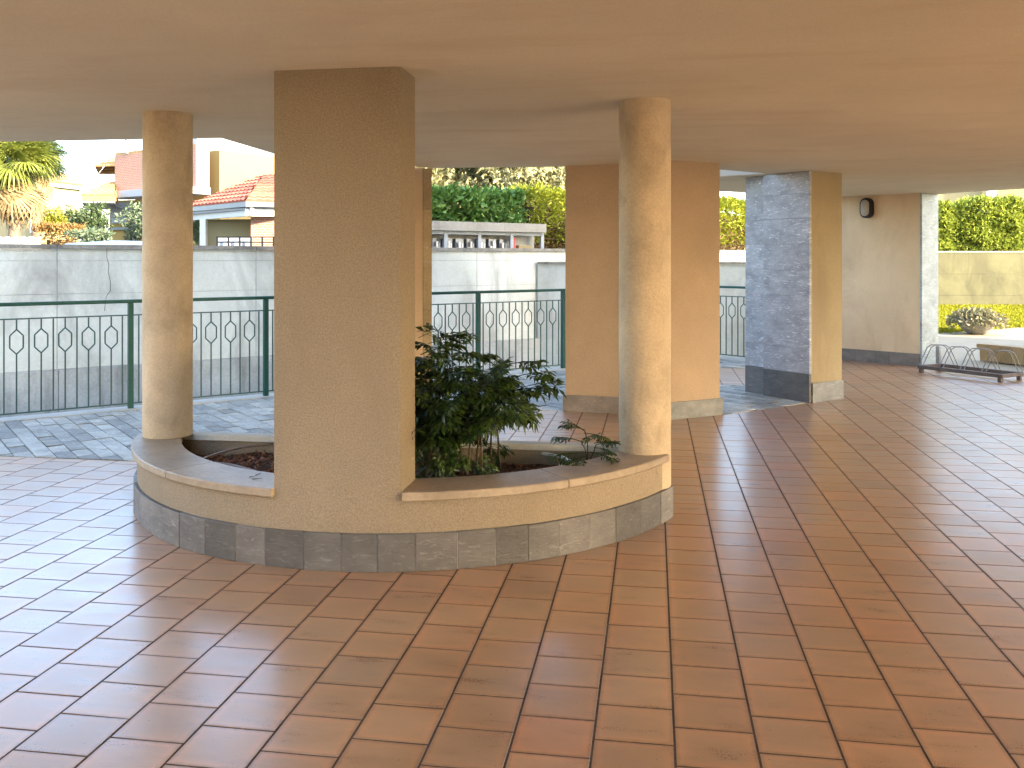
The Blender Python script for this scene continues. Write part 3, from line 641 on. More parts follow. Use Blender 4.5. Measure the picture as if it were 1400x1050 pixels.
# wall pillar with the lamp, far right
wp = thing('wall_pillar', 'wide rose plaster wall pier carrying an oval lamp, pale stone edge', 'pillar', (3.2, 13.6, 0))
Wr = Vector((3.676, 13.322)); Wl = Vector((2.756, 14.008)); wd = (Wl - Wr).normalized(); wn_ = Vector((0.703, 0.711))
MB().prism([tuple(Wr + wd * 0.0), tuple(Wr + wd * 0.0 + wn_ * 0.40), tuple(Wr + wd * 1.9 + wn_ * 0.40), tuple(Wr + wd * 1.9)], 0, CEIL).build('shaft', M['plaster_pink_lit'], wp)
k_ = 0
for s0, s1 in ((0.0, 0.42), (0.424, 0.92), (0.924, 1.4), (1.404, 1.9)):
    a = Wr + wd * s0 - wn_ * 0.02; b = Wr + wd * s1 - wn_ * 0.02
    MB().prism([tuple(a), tuple(b), tuple(b + wn_ * 0.03), tuple(a + wn_ * 0.03)], 0, 0.175).build('plinth_slab', M['plinth'], wp)
zz = [0, 0.62, 1.22, 1.82, CEIL - 0.003]
for z0, z1 in zip(zz[:-1], zz[1:]):
    a = Wr - wd * 0.030 - wn_ * 0.005; MB().prism([tuple(a), tuple(a + wn_ * 0.43), tuple(a + wn_ * 0.43 + wd * 0.028), tuple(a + wd * 0.028)], z0 + 0.001, z1 - 0.001).build('stone_slab', M['slate_pale'], wp)
# oval bulkhead lamp
lp = Wr + wd * 0.735 - wn_ * 0.004
lz = EYE + (Y0 - 287) * 13.6 / F
la = thing('wall_lamp', 'black oval bulkhead lamp with frosted glass on the rose wall pier', 'lamp', (lp.x, lp.y, lz))
def oval(w, h, d0, d1, n=10, ins=0.0):
    pts = []
    for k in range(n + 1): t = pi * k / n; pts.append((w * cos(t), h - w + w * sin(t)))
    for k in range(n + 1): t = pi + pi * k / n; pts.append((w * cos(t), -(h - w) + w * sin(t)))
    N = len(pts); vs = []
    for (d, sc) in ((d0, 1.0), (d1 * 0.8, 1.0), (d1, 1.0 - ins)):
        vs += [tuple((lp.x + (-wd.x) * x * sc - wn_.x * d, lp.y + (-wd.y) * x * sc - wn_.y * d, lz + y * sc)) for x, y in pts]
    fs = [(r * N + k, r * N + (k + 1) % N, (r + 1) * N + (k + 1) % N, (r + 1) * N + k) for r in range(2) for k in range(N)] + [tuple(range(2 * N, 3 * N)), tuple(range(N))[::-1]]
    return MB().add(vs, fs)
oval(0.086, 0.148, 0.0, 0.085, ins=0.08).build('housing', M['black'], la, smooth=40)
oval(0.06, 0.118, 0.08, 0.115, ins=0.3).build('glass', M['glass_lamp'], la, smooth=50)

# narrow clad pier behind the central pillar
qp = thing('clad_pier', 'plaster pier with pale stone edge behind the central pillar and bush', 'pillar', (-2.6, 8.6, 0))
Qc = Vector((-2.30, 8.86)); qd = Vector((-0.62, -0.785)); qn = Vector((-0.785, 0.62))
MB().prism([tuple(Qc), tuple(Qc + qd * 0.85), tuple(Qc + qd * 0.85 + qn * 0.3), tuple(Qc + qn * 0.3)], 0, CEIL).build('shaft', M['plaster_pink'], qp)
for z0, z1 in zip([0, 0.6, 1.0, 1.47, 1.62, 2.0], [0.6, 1.0, 1.47, 1.62, 2.0, CEIL - 0.003]):
    a = Qc + Vector((0.004, 0.006)); b = a + Vector((0.085, 0.014))
    MB().prism([tuple(a), tuple(b), tuple(b + qn * 0.35), tuple(a + qn * 0.35)], z0 + 0.0015, z1 - 0.0015).build('stone_slab', M['sandstone'], qp)

# ------------------------------------------------------------------ railings
def railing(name, p0, direction, nposts, spacing, label, first_post=True):
    d = Vector(direction).normalized(); rot = atan2(d.y, d.x)
    t = thing(name, label, 'railing', p0)
    L = spacing * (nposts - 1)
    mid = Vector(p0) + d * L / 2
    MB().box((mid.x, mid.y, 1.078), (L + 0.06, 0.05, 0.035), rot, 0.006).build('handrail', M['green_metal'], t)
    for z, nm in ((0.94, 'upper_rail'), (0.062, 'lower_rail')):
        MB().box((mid.x, mid.y, z), (L, 0.03, 0.012), rot).build(nm, M['iron'], t)
    pm = MB().box((0, 0, 0.532), (0.048, 0.048, 1.056), rot, 0.004).mesh('post'); pm.materials.append(M['green_metal'])
    s = 0.006
    bar = MB().box((0, 0, 0.5), (0.012, 0.012, 0.864), rot).mesh('baluster'); bar.materials.append(M['iron'])
    hb = MB(); hw = 0.056
    hexp = [(0, 0.842), (hw, 0.785), (hw, 0.67), (0, 0.612), (-hw, 0.67), (-hw, 0.785)]
    def at(u, z): return (d.x * u, d.y * u, z)
    hb.box((0, 0, (0.842 + 0.932) / 2), (0.012, 0.012, 0.09), rot).box((0, 0, (0.068 + 0.612) / 2), (0.012, 0.012, 0.544), rot)
    for a, b in zip(hexp, hexp[1:] + hexp[:1]): hb.tube([at(*a), at(*b)], 0.0068, 6)
    hbm = hb.mesh('hexagon_baluster'); hbm.materials.append(M['iron'])
    for k in range(nposts):
        p = Vector(p0) + d * spacing * k; link('post', pm, t, (p.x, p.y, 0.0))
        if k == nposts - 1: break
        for j in range(13):
            q = p + d * spacing * (j + 0.75) / 13.5
            link('baluster' if j % 2 == 0 else 'hexagon_baluster', bar if j % 2 == 0 else hbm, t, (q.x, q.y, 0.0))
    return t
sp_ = 0.9845 * sqrt(2)
q0 = Vector((-5.153, -5.153 - RC, 0))
railing('ramp_railing', q0 - d45 * sp_ * 4, d45, 11, sp_, 'long dark green metal railing with hexagon bars along the ramp')
r2 = Vector((0.78, 14.16, 0)); 
railing('ramp_railing', Vector((0.86, 14.06, 0)), Vector((0.76, -0.65, 0)), 2, 1.41, 'short green railing glimpsed between rose pillar and slate pillar')

# ------------------------------------------------------------------ retaining wall beyond the ramp
rw = thing('retaining_wall', 'long pale grey concrete retaining wall behind the green railing', 'wall', (-6, 12.4, 0))
cuts = [-16, -12.2, on_line(78, WC).x, on_line(350, WC).x, on_line(652, WC).x, 0.4, 3.4, 7]
def wstrip(x0, x1, t0, t1): 
    a = Vector(ln(WC, x0)); b = Vector(ln(WC, x1)); nn = Vector((-0.7071, 0.7071)); return [tuple(a + nn * t0), tuple(b + nn * t0), tuple(b + nn * t1), tuple(a + nn * t1)]
MB().prism(wstrip(-16, 7, 0.006, 0.21), -1.3, 1.628).build('core', M['concrete_dark'], rw)
zl = [0.06, 1.04, 1.475, 1.63]
for x0, x1 in zip(cuts[:-1], cuts[1:]):
    for z0, z1 in zip(zl[:-1], zl[1:]):
        MB().prism(wstrip(x0 + 0.004, x1 - 0.004, random.uniform(-0.002, 0.002), 0.02), z0 + 0.003, z1 - 0.003).build('concrete_panel', M['concrete'], rw)
    MB().prism(wstrip(x0 + 0.003, x1 - 0.003, -0.09, 0.01), -1.3, 0.055).build('footing', M['concrete_dark'], rw)
    MB().prism(wstrip(x0 + 0.003, x1 - 0.003, -0.03, 0.25), 1.632, 1.69).build('coping', M['coping'], rw)
ck = []
for px, py in ((146, 337), (146, 352), (149, 362), (148, 372), (151, 385), (151, 397), (146, 404), (144, 412), (143, 425)):
    q = on_line(px, WC); Zc = -q.x * SY + q.y * CY; ck.append((q.x + 0.001, q.y - 0.001, zatp(py, Zc)))
MB().tube(ck, 0.0042, 5).build('crack', M['coping'], rw)
# side wall closing the ramp
sw_ = thing('ramp_end_wall', 'lower pale blue grey wall closing the end of the ramp', 'wall', (0, 15.9, 0))
pe = on_line(735, WC + 0.05)
MB().prism([(pe.x, pe.y), (3.2, pe.y - 0.05), (3.2, pe.y + 0.15), (pe.x + 0.1, pe.y + 0.25)], -1.3, 1.41).build('wall', M['concrete'], sw_)
MB().prism([(pe.x, pe.y - 0.03), (3.2, pe.y - 0.08), (3.2, pe.y + 0.17), (pe.x + 0.1, pe.y + 0.27)], 1.412, 1.45).build('coping', M['coping'], sw_)

# ------------------------------------------------------------------ bush and small plant in the planter
def spray_mesh(name, seed, length, pairs, lf):
    r = random.Random(seed); vs = []; fs = []; mb = MB()
    def leaflet(p, d, L, W):
        d = d.normalized(); s = d.cross(Vector((0, 0, 1))); s = s.normalized() if s.length > 1e-3 else Vector((1, 0, 0))
        s = (s + Vector((0, 0, r.gauss(0, 0.35)))).normalized(); u = s.cross(d)
        a, b_, c = p, p + d * L * 0.42, p + d * L + Vector((0, 0, -L * 0.18))
        mb.add([a, b_ + s * W / 2 + u * W * 0.14, c, b_ - s * W / 2 + u * W * 0.14, b_], [(0, 1, 4), (1, 2, 4), (4, 2, 3), (0, 4, 3)])
    def branch(p, d, L, n, lvl):
        pts = [p]; q = p.copy(); dd = d.normalized()
        for k in range(4):
            q = q + dd * L / 4; dd = (dd + Vector((0, 0, -0.09))).normalized(); pts.append(q.copy())
        mb.tube(pts, [0.0028 if lvl == 0 else 0.0014] * 4 + [0.0008], 4, False)
        for k in range(n):
            t = 0.3 + 0.7 * (k + 0.5) / n; i = min(3, int(t * 4)); pp = pts[i].lerp(pts[i + 1], t * 4 - i)
            side = dd.cross(Vector((0, 0, 1))).normalized()
            for sg in (-1, 1):
                nd = (dd * 0.75 + side * sg * r.uniform(0.7, 1.1) + Vector((0, 0, r.gauss(0.0, 0.22)))).normalized()
                if lvl == 0: branch(pp, nd, L * r.uniform(0.3, 0.48) * (1.15 - 0.5 * t), 2, 1)
                else: leaflet(pp, nd, lf * r.uniform(0.75, 1.2), lf * r.uniform(0.32, 0.45))
        leaflet(pts[-1], dd, lf * 1.15, lf * 0.33)
        if lvl: pass
    branch(Vector((0, 0, 0)), Vector((1, 0, 0.12)), length, pairs, 0)
    me = mb.mesh(name); me.materials.append(M['nandina']); return me
sprays = [spray_mesh('leaf_spray', s, 0.20 + 0.02 * (s % 3), 4, 0.064) for s in range(6)]
small_sprays = [spray_mesh('leaf_spray', 30 + s, 0.15, 4, 0.036) for s in range(3)]
def plant_spray(parent, p, az, el, sc, meshes):
    o = link('leaf_spray', random.choice(meshes), parent, p); o.rotation_euler = (random.gauss(0, 0.4), -el, az); o.scale = (sc,) * 3; return o
bush = thing('nandina_bush', 'dark green leafy bush in the planter beside the square pillar', 'bush', (-0.98, 4.85, 0.3))
stems = []
for k in range(13):
    bx, by = random.uniform(-1.24, -0.80), random.uniform(4.66, 5.05)
    tx, ty = bx + random.gauss(0.02, 0.06), by + random.gauss(0, 0.08); h = random.uniform(0.80, 1.0)
    h -= 0.1
    pts = spline([(bx, by, 0.27), (bx + random.gauss(0, 0.015), by + random.gauss(0, 0.015), 0.55), (tx, ty, h)], 5)
    MB().tube(pts, [0.008] + [0.006] * (len(pts) - 2) + [0.003], 6).build('stem', M['stem'], bush, smooth=60); stems.append(pts)
ns = 0
while ns < 225:
    u = random.random()
    if u < 0.80: x, z, y = random.uniform(-1.26, -0.89), random.uniform(0.56, 0.95), random.uniform(4.62, 5.12)
    elif u < 0.93: x, z, y = random.uniform(-1.26, -0.95), random.uniform(0.40, 0.62), random.uniform(4.62, 5.1)
    else: x, z, y = random.uniform(-0.90, -0.80), random.uniform(0.66, 0.88), random.uniform(4.7, 4.95)
    top = 0.92 - max(0, (x + 1.05)) * 0.4
    if z > top or (z < 0.62 and x > -0.78): continue
    az = atan2(y - 4.86, x + 1.0) + random.gauss(0, 0.9)
    plant_spray(bush, (x, y, z), az, random.gauss(-0.15 if z < 0.8 else 0.1, 0.35), random.uniform(0.55, 0.9), sprays); ns += 1
for (px, py, Z, az) in ((585, 470, 4.85, 0.6), (600, 462, 4.9, 0.2), (572, 462, 4.8, 1.2), (575, 485, 4.8, 0.9), (600, 490, 4.85, 0.5), (570, 500, 4.82, 1.6), (625, 495, 4.9, 0.8), (595, 480, 4.95, 2.2), (690, 500, 4.95, 0.1), (705, 515, 4.95, 0.0), (700, 535, 4.9, -0.2), (712, 530, 4.95, 0.15), (685, 540, 4.9, -0.4)):
    plant_spray(bush, P(px, py, Z=Z), az, 0.15, random.uniform(0.75, 0.95), sprays)
plt2 = thing('young_nandina', 'small feathery green plant at right end of the planter', 'plant', P(800, 640, 0.3))
for (px, py, Z) in ((800, 590, 5.05), (795, 605, 5.0), (815, 608, 5.05)):
    a = P(802, 640, 0.3); b = P(px, py, Z=Z); MB().tube(spline([a, (a + b) / 2 + Vector((0.01, 0, 0.02)), b], 4), 0.003, 5).build('stem', M['stem'], plt2, smooth=60)
for k, (px, py, az) in enumerate(((800, 588, pi), (800, 590, 2.6), (798, 592, 0.2), (796, 604, pi), (812, 606, 0.0), (815, 608, -0.4), (812, 612, 0.5), (800, 600, -1.2), (806, 618, -0.3), (790, 620, 3.6), (800, 624, -2.0), (806, 628, -0.8))):
    plant_spray(plt2, P(px, py, Z=5.02 + 0.05 * random.random()), az, random.gauss(0.0, 0.2), random.uniform(0.75, 1.05), small_sprays)

# ------------------------------------------------------------------ bike rack, post, lawn side
a = P(1256, 509, 0.0); b = P(1372, 523, 0.0); dv = (b - a); L = dv.length; dv.normalize(); nv = Vector((-dv.y, dv.x, 0)); W = 0.40; rot = atan2(dv.y, dv.x)
rk = thing('bike_rack', 'low galvanised bicycle rack with four wire loops on the tiles', 'bike rack', a)
for off in (0, W): MB().box(tuple(a + dv * L / 2 + nv * off + Vector((0, 0, 0.075))), (L, 0.05, 0.045), rot, 0.004).build('rail', M['rust'], rk)
for s in (0.025, L - 0.025): MB().box(tuple(a + dv * s + nv * W / 2 + Vector((0, 0, 0.074))), (0.05, W - 0.051, 0.04), rot, 0.004).build('cross_rail', M['rust'], rk)
for s in (0.04, L - 0.04):
    for off in (0, W): MB().box(tuple(a + dv * s + nv * off + Vector((0, 0, 0.0262))), (0.045, 0.045, 0.052), rot, 0.004).build('foot', M['rust'], rk)
for k in range(4):
    s = L * (k + 0.5) / 4 - 0.12
    for ds in (0.0, 0.055):
        pts = [a + dv * (s + ds - 0.02) + nv * 0.0 + Vector((0, 0, 0.09)), a + dv * (s + ds + 0.04) + nv * (W * 0.22) + Vector((0, 0, 0.33)), a + dv * (s + ds + 0.07) + nv * (W * 0.32) + Vector((0, 0, 0.365)), a + dv * (s + ds + 0.13) + nv * (W * 0.66) + Vector((0, 0, 0.365)), a + dv * (s + ds + 0.16) + nv * (W * 0.78) + Vector((0, 0, 0.33)), a + dv * (s + ds + 0.22) + nv * W + Vector((0, 0, 0.09))]
        MB().tube(pts, 0.006, 6).build('wire_loop', M['rack'], rk, smooth=60)
pp = P(1283, 503, 0.0)
tag(MB().box((pp.x, pp.y, 0.15), (0.05, 0.05, 0.30), 0.8, 0.006).build('metal_stake', M['rack']), 'short grey metal post standing behind the bike rack', 'post')
# pale paving beyond the tiles
pt = MB().prism([(4.15, 13.0), (8.5, 8.7), (13.9, 3.3), (13.9, 26.4), (8.16, 21.64), (5.775, 19.62), (2.9, 17.2), (2.9, 14.3)], -1.3, -0.012).build('path', M['path']); pt['kind'] = 'structure'
pt2 = MB().prism([(6.62, -6), (14, -6), (14, 3), (6.62, 10.4)], -0.0014, 0.002).build('path', M['path']); pt2['kind'] = 'structure'  # unseen strip paved pale to bounce sun under the ceiling
pt3 = MB().prism([(-11, -22), (30, -22), (30, 3.5), (14.01, 3.5), (14.01, -6.01), (-11, -6.01)], -1.3, -0.02).build('bounce_forecourt', M['path']); pt3['kind'] = 'structure'  # unseen pale ground added behind the passage to bounce sunlight upward
# raised bed of sandstone blocks
bd = thing('stone_bench', 'low sandstone block edge with moulded end by the lawn', 'bench', P(1340, 495))
b0 = P(1337, 493); b1 = P(1400, 500); bdv = (b1 - b0).normalized(); bn = Vector((-bdv.y, bdv.x, 0))
for k in range(10):
    a_ = b0 + bdv * (0.005 + k * 0.175); c_ = b0 + bdv * (k * 0.175 + 0.172)
    if k == 0:
        prof = [(0.0, 0.25), (-0.03, 0.24), (-0.03, 0.20), (0.02, 0.16), (0.03, 0.0)]
        vs = [a_ + bdv * (x) + Vector((0, 0, z)) for x, z in prof] + [c_ + Vector((0, 0, 0)), c_ + Vector((0, 0, 0.25))]
        vs = [tuple(v) for v in vs] + [tuple(v + bn * 0.22) for v in vs]; N = 7
        MB().add(vs, [tuple(range(N)), tuple(range(N, 2 * N))[::-1]] + [(i, (i + 1) % N, N + (i + 1) % N, N + i) for i in range(N)]).build('stone_block', M['sandstone'], bd)
    else: MB().box(tuple((a_ + c_) / 2 + bn * 0.11 + Vector((0, 0, 0.125))), (0.170, 0.22, 0.25), atan2(bdv.y, bdv.x), 0.006).build('stone_block', M['sandstone'], bd)
bs = MB().prism([tuple((b0 + bn * 0.23 + bdv * 0.35).to_2d()), tuple((b0 + bn * 0.23 + bdv * 1.75).to_2d()), tuple((b0 + bn * 1.2 + bdv * 1.75).to_2d()), tuple((b0 + bn * 1.2 + bdv * 0.75).to_2d())], -0.01, 0.22).build('raised_lawn', M['lawn_soil']); bs['kind'] = 'structure'
# bowl planter
bp = P(1335, 456); bwl = thing('bowl_planter', 'round stone bowl planter overflowing with variegated plants on the lawn edge', 'planter', bp)
MB().lathe([(0.0, 0.0), (0.16, 0.0), (0.20, 0.03), (0.30, 0.12), (0.39, 0.26), (0.43, 0.30), (0.40, 0.31), (0.35, 0.27), (0.0, 0.25)], bp, 32).build('bowl', M['terracotta'], bwl, smooth=50)
n = 1500; th = rng.uniform(0, 2 * pi, n); rr = 0.54 * np.sqrt(rng.uniform(0, 1, n)); zz_ = 0.27 * np.sqrt(np.maximum(0.0, 1 - (rr / 0.58) ** 2)) * rng.uniform(0.5, 1, n) + 0.22 - np.maximum(0, rr - 0.4) * rng.uniform(0.3, 1.3, n)
leaves('foliage', np.stack([bp.x + rr * np.cos(th), bp.y + rr * np.sin(th), zz_], 1), 0.085, M['bowl_leaf'], bwl, 0.55)
# grass on the lawn
gp = []
while len(gp) < 42000:
    px, py = random.uniform(1270, 1440), random.uniform(417, 456)
    p = P(px, py, 0.0)
    if py > 454 - (px - 1283) * 0.07: continue
    gp.append((p.x + random.gauss(0, 0.1), p.y + random.gauss(0, 0.15), -0.02))
go = leaves('grass', gp, 0.09, M['grass'], None, 0.12, dirs=np.tile([0, 0, 1.0], (len(gp), 1)), jit=0.35); tag(go, 'bright sunlit lawn grass in front of the garden wall', 'grass')
gp = [tuple(b0 + bn * random.uniform(0.25, 1.15) + bdv * random.uniform(0.6, 1.7) + Vector((0, 0, 0.22))) for _ in range(2500)]
go = leaves('grass', gp, 0.06, M['grass'], None, 0.14, dirs=np.tile([0, 0, 1.0], (len(gp), 1)), jit=0.35); tag(go, 'patch of grass in the raised bed behind the sandstone edge', 'grass')
# garden wall with hedge
gw = thing('garden_wall', 'sunlit concrete garden wall at the far end of the lawn', 'wall', P(1340, 420))
g0 = P(1180, 412); g1 = P(1300, 418.5); gd = Vector((CY, SY, 0)); gn = Vector((gd.y, -gd.x, 0)); gn = gn if gn.y < 0 else -gn
xs = [-9, -4.5, -1.3, 2.62, 5.6, 8.6]
for s0, s1 in zip(xs[:-1], xs[1:]):
    for z0, z1 in ((-0.05, 0.34), (0.345, 1.02), (1.025, 1.70)):
        a_ = g1 + gd * (s0 + 0.006); c_ = g1 + gd * (s1 - 0.006)
        MB().prism([tuple(v.to_2d()) for v in (a_, c_, c_ - gn * 0.2, a_ - gn * 0.2)], z0, z1).build('concrete_panel', M['mossy'], gw)
    MB().prism([tuple(v.to_2d()) for v in (a_ + gn * 0.02, c_ + gn * 0.02, c_ - gn * 0.22, a_ - gn * 0.22)], 1.703, 1.75).build('coping', M['coping'], gw)

def hedge(name, label, a, b, thick, z0, z1, mat, n, size, aspect=0.4, mat2=None, split=0.0, cat='hedge', wav=0.12, droop=0.0, group=None):
    a = Vector(a); b = Vector(b); d = b - a; L = d.length; d.normalize(); nn = Vector((-d.y, d.x, 0))
    t = thing(name, label, cat, (a.x, a.y, z0), group)
    mid = (a + b) / 2
    MB().box((mid.x, mid.y, (z0 + z1 - 0.25) / 2), (L - 0.4, thick - 0.42, z1 - z0 - 0.25), atan2(d.y, d.x)).build('branches', M['stem'], t)
    def sample(n, zlo, zhi):
        s = rng.uniform(0, L, n); f = rng.uniform(0, 1, n)
        lump = wav * (np.sin(s * 2.1 + 1) + np.sin(s * 5.3) * 0.6 + np.sin(s * 11.7) * 0.35)
        off = np.where(f < 0.45, -thick / 2, np.where(f < 0.6, thick / 2, rng.uniform(-thick / 2, thick / 2, n)))
        z = np.where(f < 0.6, rng.uniform(zlo, zhi, n), zhi)
        off = off + lump * 0.5 * np.sign(off) + rng.normal(0, 0.07, n) + 0.05 * np.sin(z * 7 + s * 3) ; z = z + (z > zhi - 0.3) * lump * 0.6 + rng.normal(0, 0.05, n)
        pts = np.stack([a.x + d.x * s + nn.x * off, a.y + d.y * s + nn.y * off, z], 1)
        dirs = np.stack([nn.x * np.sign(off), nn.y * np.sign(off), np.where(f >= 0.6, 1.5, 0.3)], 1)
        return pts, dirs
    zm = z0 + (z1 - z0) * split
    p, dr = sample(int(n * (1 - split)), zm, z1); leaves('foliage', p, size, mat, t, aspect, dr, droop, 0.7)
    if mat2: p, dr = sample(int(n * max(split, 0.35)), z0, zm + 0.25); p[:, 2] = np.minimum(p[:, 2], zm + 0.3); leaves('dry_foliage', p, size, mat2, t, aspect * 0.7, dr, droop, 0.9)
    return t
h0 = g1 - gn * 0.95; hedge('conifer_hedge', 'bright yellow green hedge above the garden wall on the right', h0 - gd * 1.6, h0 + gd * 4.6, 1.0, 1.3, 3.25, M['conifer_green'], 34000, 0.15, 0.4, wav=0.16)
hc = WC - 2.75
hedge('laurel_hedge', 'dense green laurel hedge above the mailbox shelter', on_line(520, hc), on_line(697, hc), 0.9, 0.3, 2.72, M['laurel'], 14000, 0.13, 0.5, wav=0.05)
hedge('conifer_hedge', 'clipped hedge with bright top and brown dry lower branches beside the mailboxes', on_line(703, hc), on_line(1075, hc), 0.9, 0.3, 2.82, M['conifer'], 46000, 0.12, 0.34, M['dry'], 0.62, wav=0.05)

def tree(name, label, px, Zd, zb, crown_z, rx, rz, mat, n, size, trunk_r=0.15, cat='tree', group=None, aspect=0.45, trunk=True):
    p = P(px, 400, Z=Zd); t = thing(name, label, cat, (p.x, p.y, zb), group)
    if trunk:
        MB().tube(spline([(p.x, p.y, zb), (p.x + 0.1, p.y, (zb + crown_z) / 2), (p.x, p.y + 0.05, crown_z)], 4), [trunk_r] * 5 + [trunk_r * 0.8] * 3 + [trunk_r * 0.5], 10).build('trunk', M['trunk'], t, smooth=60)
        for k in range(6):
            a = k * 1.05 + random.random(); e = Vector((p.x + cos(a) * rx * 0.7, p.y + sin(a) * rx * 0.7, crown_z + random.uniform(-0.2, 0.6) * rz))
            MB().tube([(p.x, p.y, crown_z - rz * 0.5), ((p.x + e.x) / 2, (p.y + e.y) / 2, crown_z - 0.1 * rz), e], [trunk_r * 0.5, trunk_r * 0.35, trunk_r * 0.12], 6).build('branch', M['trunk'], t, smooth=60)
    nb = 26; cen = rng.normal(size=(nb, 3)); cen /= np.linalg.norm(cen, axis=1)[:, None]; cen *= rng.uniform(0.45, 0.95, nb)[:, None]
    rad = rng.uniform(0.22, 0.42, nb); which = rng.integers(0, nb, n)
    u = rng.normal(size=(n, 3)); u /= np.linalg.norm(u, axis=1)[:, None]
    q = cen[which] + u * (rad[which] * rng.uniform(0.6, 1.08, n))[:, None]
    pts = np.stack([p.x + q[:, 0] * rx, p.y + q[:, 1] * rx, crown_z + q[:, 2] * rz], 1)
    leaves('crown' if trunk else 'foliage', pts, size, mat, t, aspect, u, 0.1, 0.8); return t
for px, Zd, r, lb in ((560, 27, 2.6, 'pale olive leafed tree behind the laurel hedge, nearest the clad pier'), (645, 29, 2.7, 'pale olive leafed tree above the middle of the mailbox shelter'), (735, 27.5, 2.6, 'pale olive leafed tree behind the clipped hedge beside the rose pillar')):
    tree('olive_tree', lb, px, Zd, 0.3, 3.9, r, 2.2, M['olive'], 18000, 0.2, 0.14, group='pale trees behind the hedges')

# ------------------------------------------------------------------ mailbox shelter
mc = WC - 1.15
mbx = thing('mailbox_shelter', 'concrete roofed row of mailboxes behind glass above the retaining wall', 'mailboxes', on_line(660, mc))
m0, m1 = on_line(560, mc), on_line(741, mc); mL = (m1 - m0).length
def mpt(s, o): return m0 + d45 * s + n45 * o
def mbox(s0, s1, o0, o1, z0, z1): return MB().prism([tuple(mpt(s0, o0).to_2d()), tuple(mpt(s1, o0).to_2d()), tuple(mpt(s1, o1).to_2d()), tuple(mpt(s0, o1).to_2d())], z0, z1)
mbox(-0.05, mL + 0.03, -0.1, 0.5, 2.01, 2.175).build('lintel', M['lintel'], mbx)
mbox(0, mL, 0.25, 0.45, 0.3, 2.008).build('back_wall', M['concrete_dark'], mbx)
mbox(0, mL, 0.0, 0.3, 0.3, 1.60).build('base', M['concrete_light'], mbx)
nb_ = 4; bw = mL / nb_
for k in range(nb_ + 1): mbox(k * bw - 0.035, k * bw + 0.035, -0.02, 0.04, 1.6, 2.008).build('post', M['grey_paint'], mbx)
mbox(0, mL, -0.015, 0.03, 1.945, 2.006).build('frame_rail', M['grey_paint'], mbx)
for k in range(nb_):
    if k == nb_ - 1: continue
    for j in range(3):
        s = k * bw + bw * (j + 0.5) / 3; hh = random.uniform(0.0, 0.05)
        bx_ = mbox(s - 0.085, s + 0.085, 0.1, 0.24, 1.62, 1.87).build('mailbox', M['gutter'], mbx)
        mbox(s - 0.07, s + 0.06, 0.07, 0.098, 1.63, 1.70 + hh).build('letter', M['white_paint'], bx_)
        mbox(s - 0.055 + hh, s - 0.015 + hh, 0.05, 0.068, 1.69, 1.80 + hh).build('letter', M['white_paint'], bx_)
        mbox(s + 0.03, s + 0.05, 0.055, 0.069, 1.66, 1.79).build('letter', M['white_paint'], bx_)
sx = mL - 0.62; q = mpt(sx, 0.12)
tag(MB().lathe([(0.001, 0), (0.06, 0), (0.06, 0.27), (0.045, 0.30), (0.02, 0.31), (0.001, 0.31)], (q.x, q.y, 1.60), 20).build('red_canister', M['red'], smooth=40), 'red rounded canister standing in the last mailbox bay', 'canister')
tag(mbox(sx + 0.1, sx + 0.42, 0.05, 0.2, 1.601, 1.76).build('cream_box', M['cream']), 'cream box standing beside the red canister in the shelter', 'box')

# ------------------------------------------------------------------ palms
def fan(name, seed, blades, R_, mat, droop):
    r = random.Random(seed); mb = MB(); pet = 0.5
    mb.tube([(0, 0, 0), (pet * 0.5, 0, 0.02), (pet, 0, 0.0)], [0.018, 0.013, 0.01], 5)
    for k in range(blades):
        a = (k / (blades - 1) - 0.5) * 4.6; L = R_ * (0.75 + 0.25 * cos(a * 0.6)) * r.uniform(0.9, 1.05); w = 0.022
        d = Vector((cos(a), sin(a), 0)); s = Vector((-d.y, d.x, 0)); o = Vector((pet, 0, 0))
        p1, p2, p3 = o + d * L * 0.35 + Vector((0, 0, 0.03)), o + d * L * 0.7 + Vector((0, 0, -droop * 0.12)), o + d * L + Vector((0, 0, -droop * 0.45))
        mb.add([o, p1 + s * w, p2 + s * w * 0.9, p3, p2 - s * w * 0.9, p1 - s * w], [(0, 1, 5), (1, 2, 4, 5), (2, 3, 4)])
    me = mb.mesh(name); me.materials.append(mat); return me
fans = {k: [fan('frond', s, 26, 0.62, M[k], dr) for s, dr in ((1, 0.25), (2, 0.5), (3, 0.8))] for k in ('palm', 'palm_shaded', 'dry')}
def palm(label, px, Zd, top, R_, mat, sc, n=46, ndry=22, tr=0.13):
    p = P(px, 330, Z=Zd); t = thing('palm_tree', label, 'palm', (p.x, p.y, 0.3))
    zt = EYE + (Y0 - top) * Zd / F
    prof = [(tr * 1.25 * (1 + random.gauss(0, 0.05)), 0.3)] + [(tr * (1 + random.gauss(0, 0.07)), 0.3 + (zt - 0.3) * k / 26) for k in range(1, 26)] + [(tr * 0.5, zt)]
    MB().lathe(prof, (p.x, p.y, 0), 14).build('trunk', M['trunk'], t, smooth=30)
    for k in range(n + ndry):
        dry = k >= n
        el = random.uniform(-0.75, 1.3) if not dry else random.uniform(-1.45, -0.8)
        o = link('frond', random.choice(fans['dry' if dry else mat]), t, (p.x + random.gauss(0, 0.04), p.y + random.gauss(0, 0.04), zt - (0.1 if not dry else random.uniform(0.15, 0.5))))
        o.rotation_euler = (random.gauss(0, 0.35), -el, k * 2.4 + random.gauss(0, 0.2)); s = sc * random.uniform(0.85, 1.1); o.scale = (s, s, s)
    return t
palm('tall fan palm with sunny yellow green fronds and shaggy trunk at far left', 20, 21, 222, 1, 'palm', 1.0)
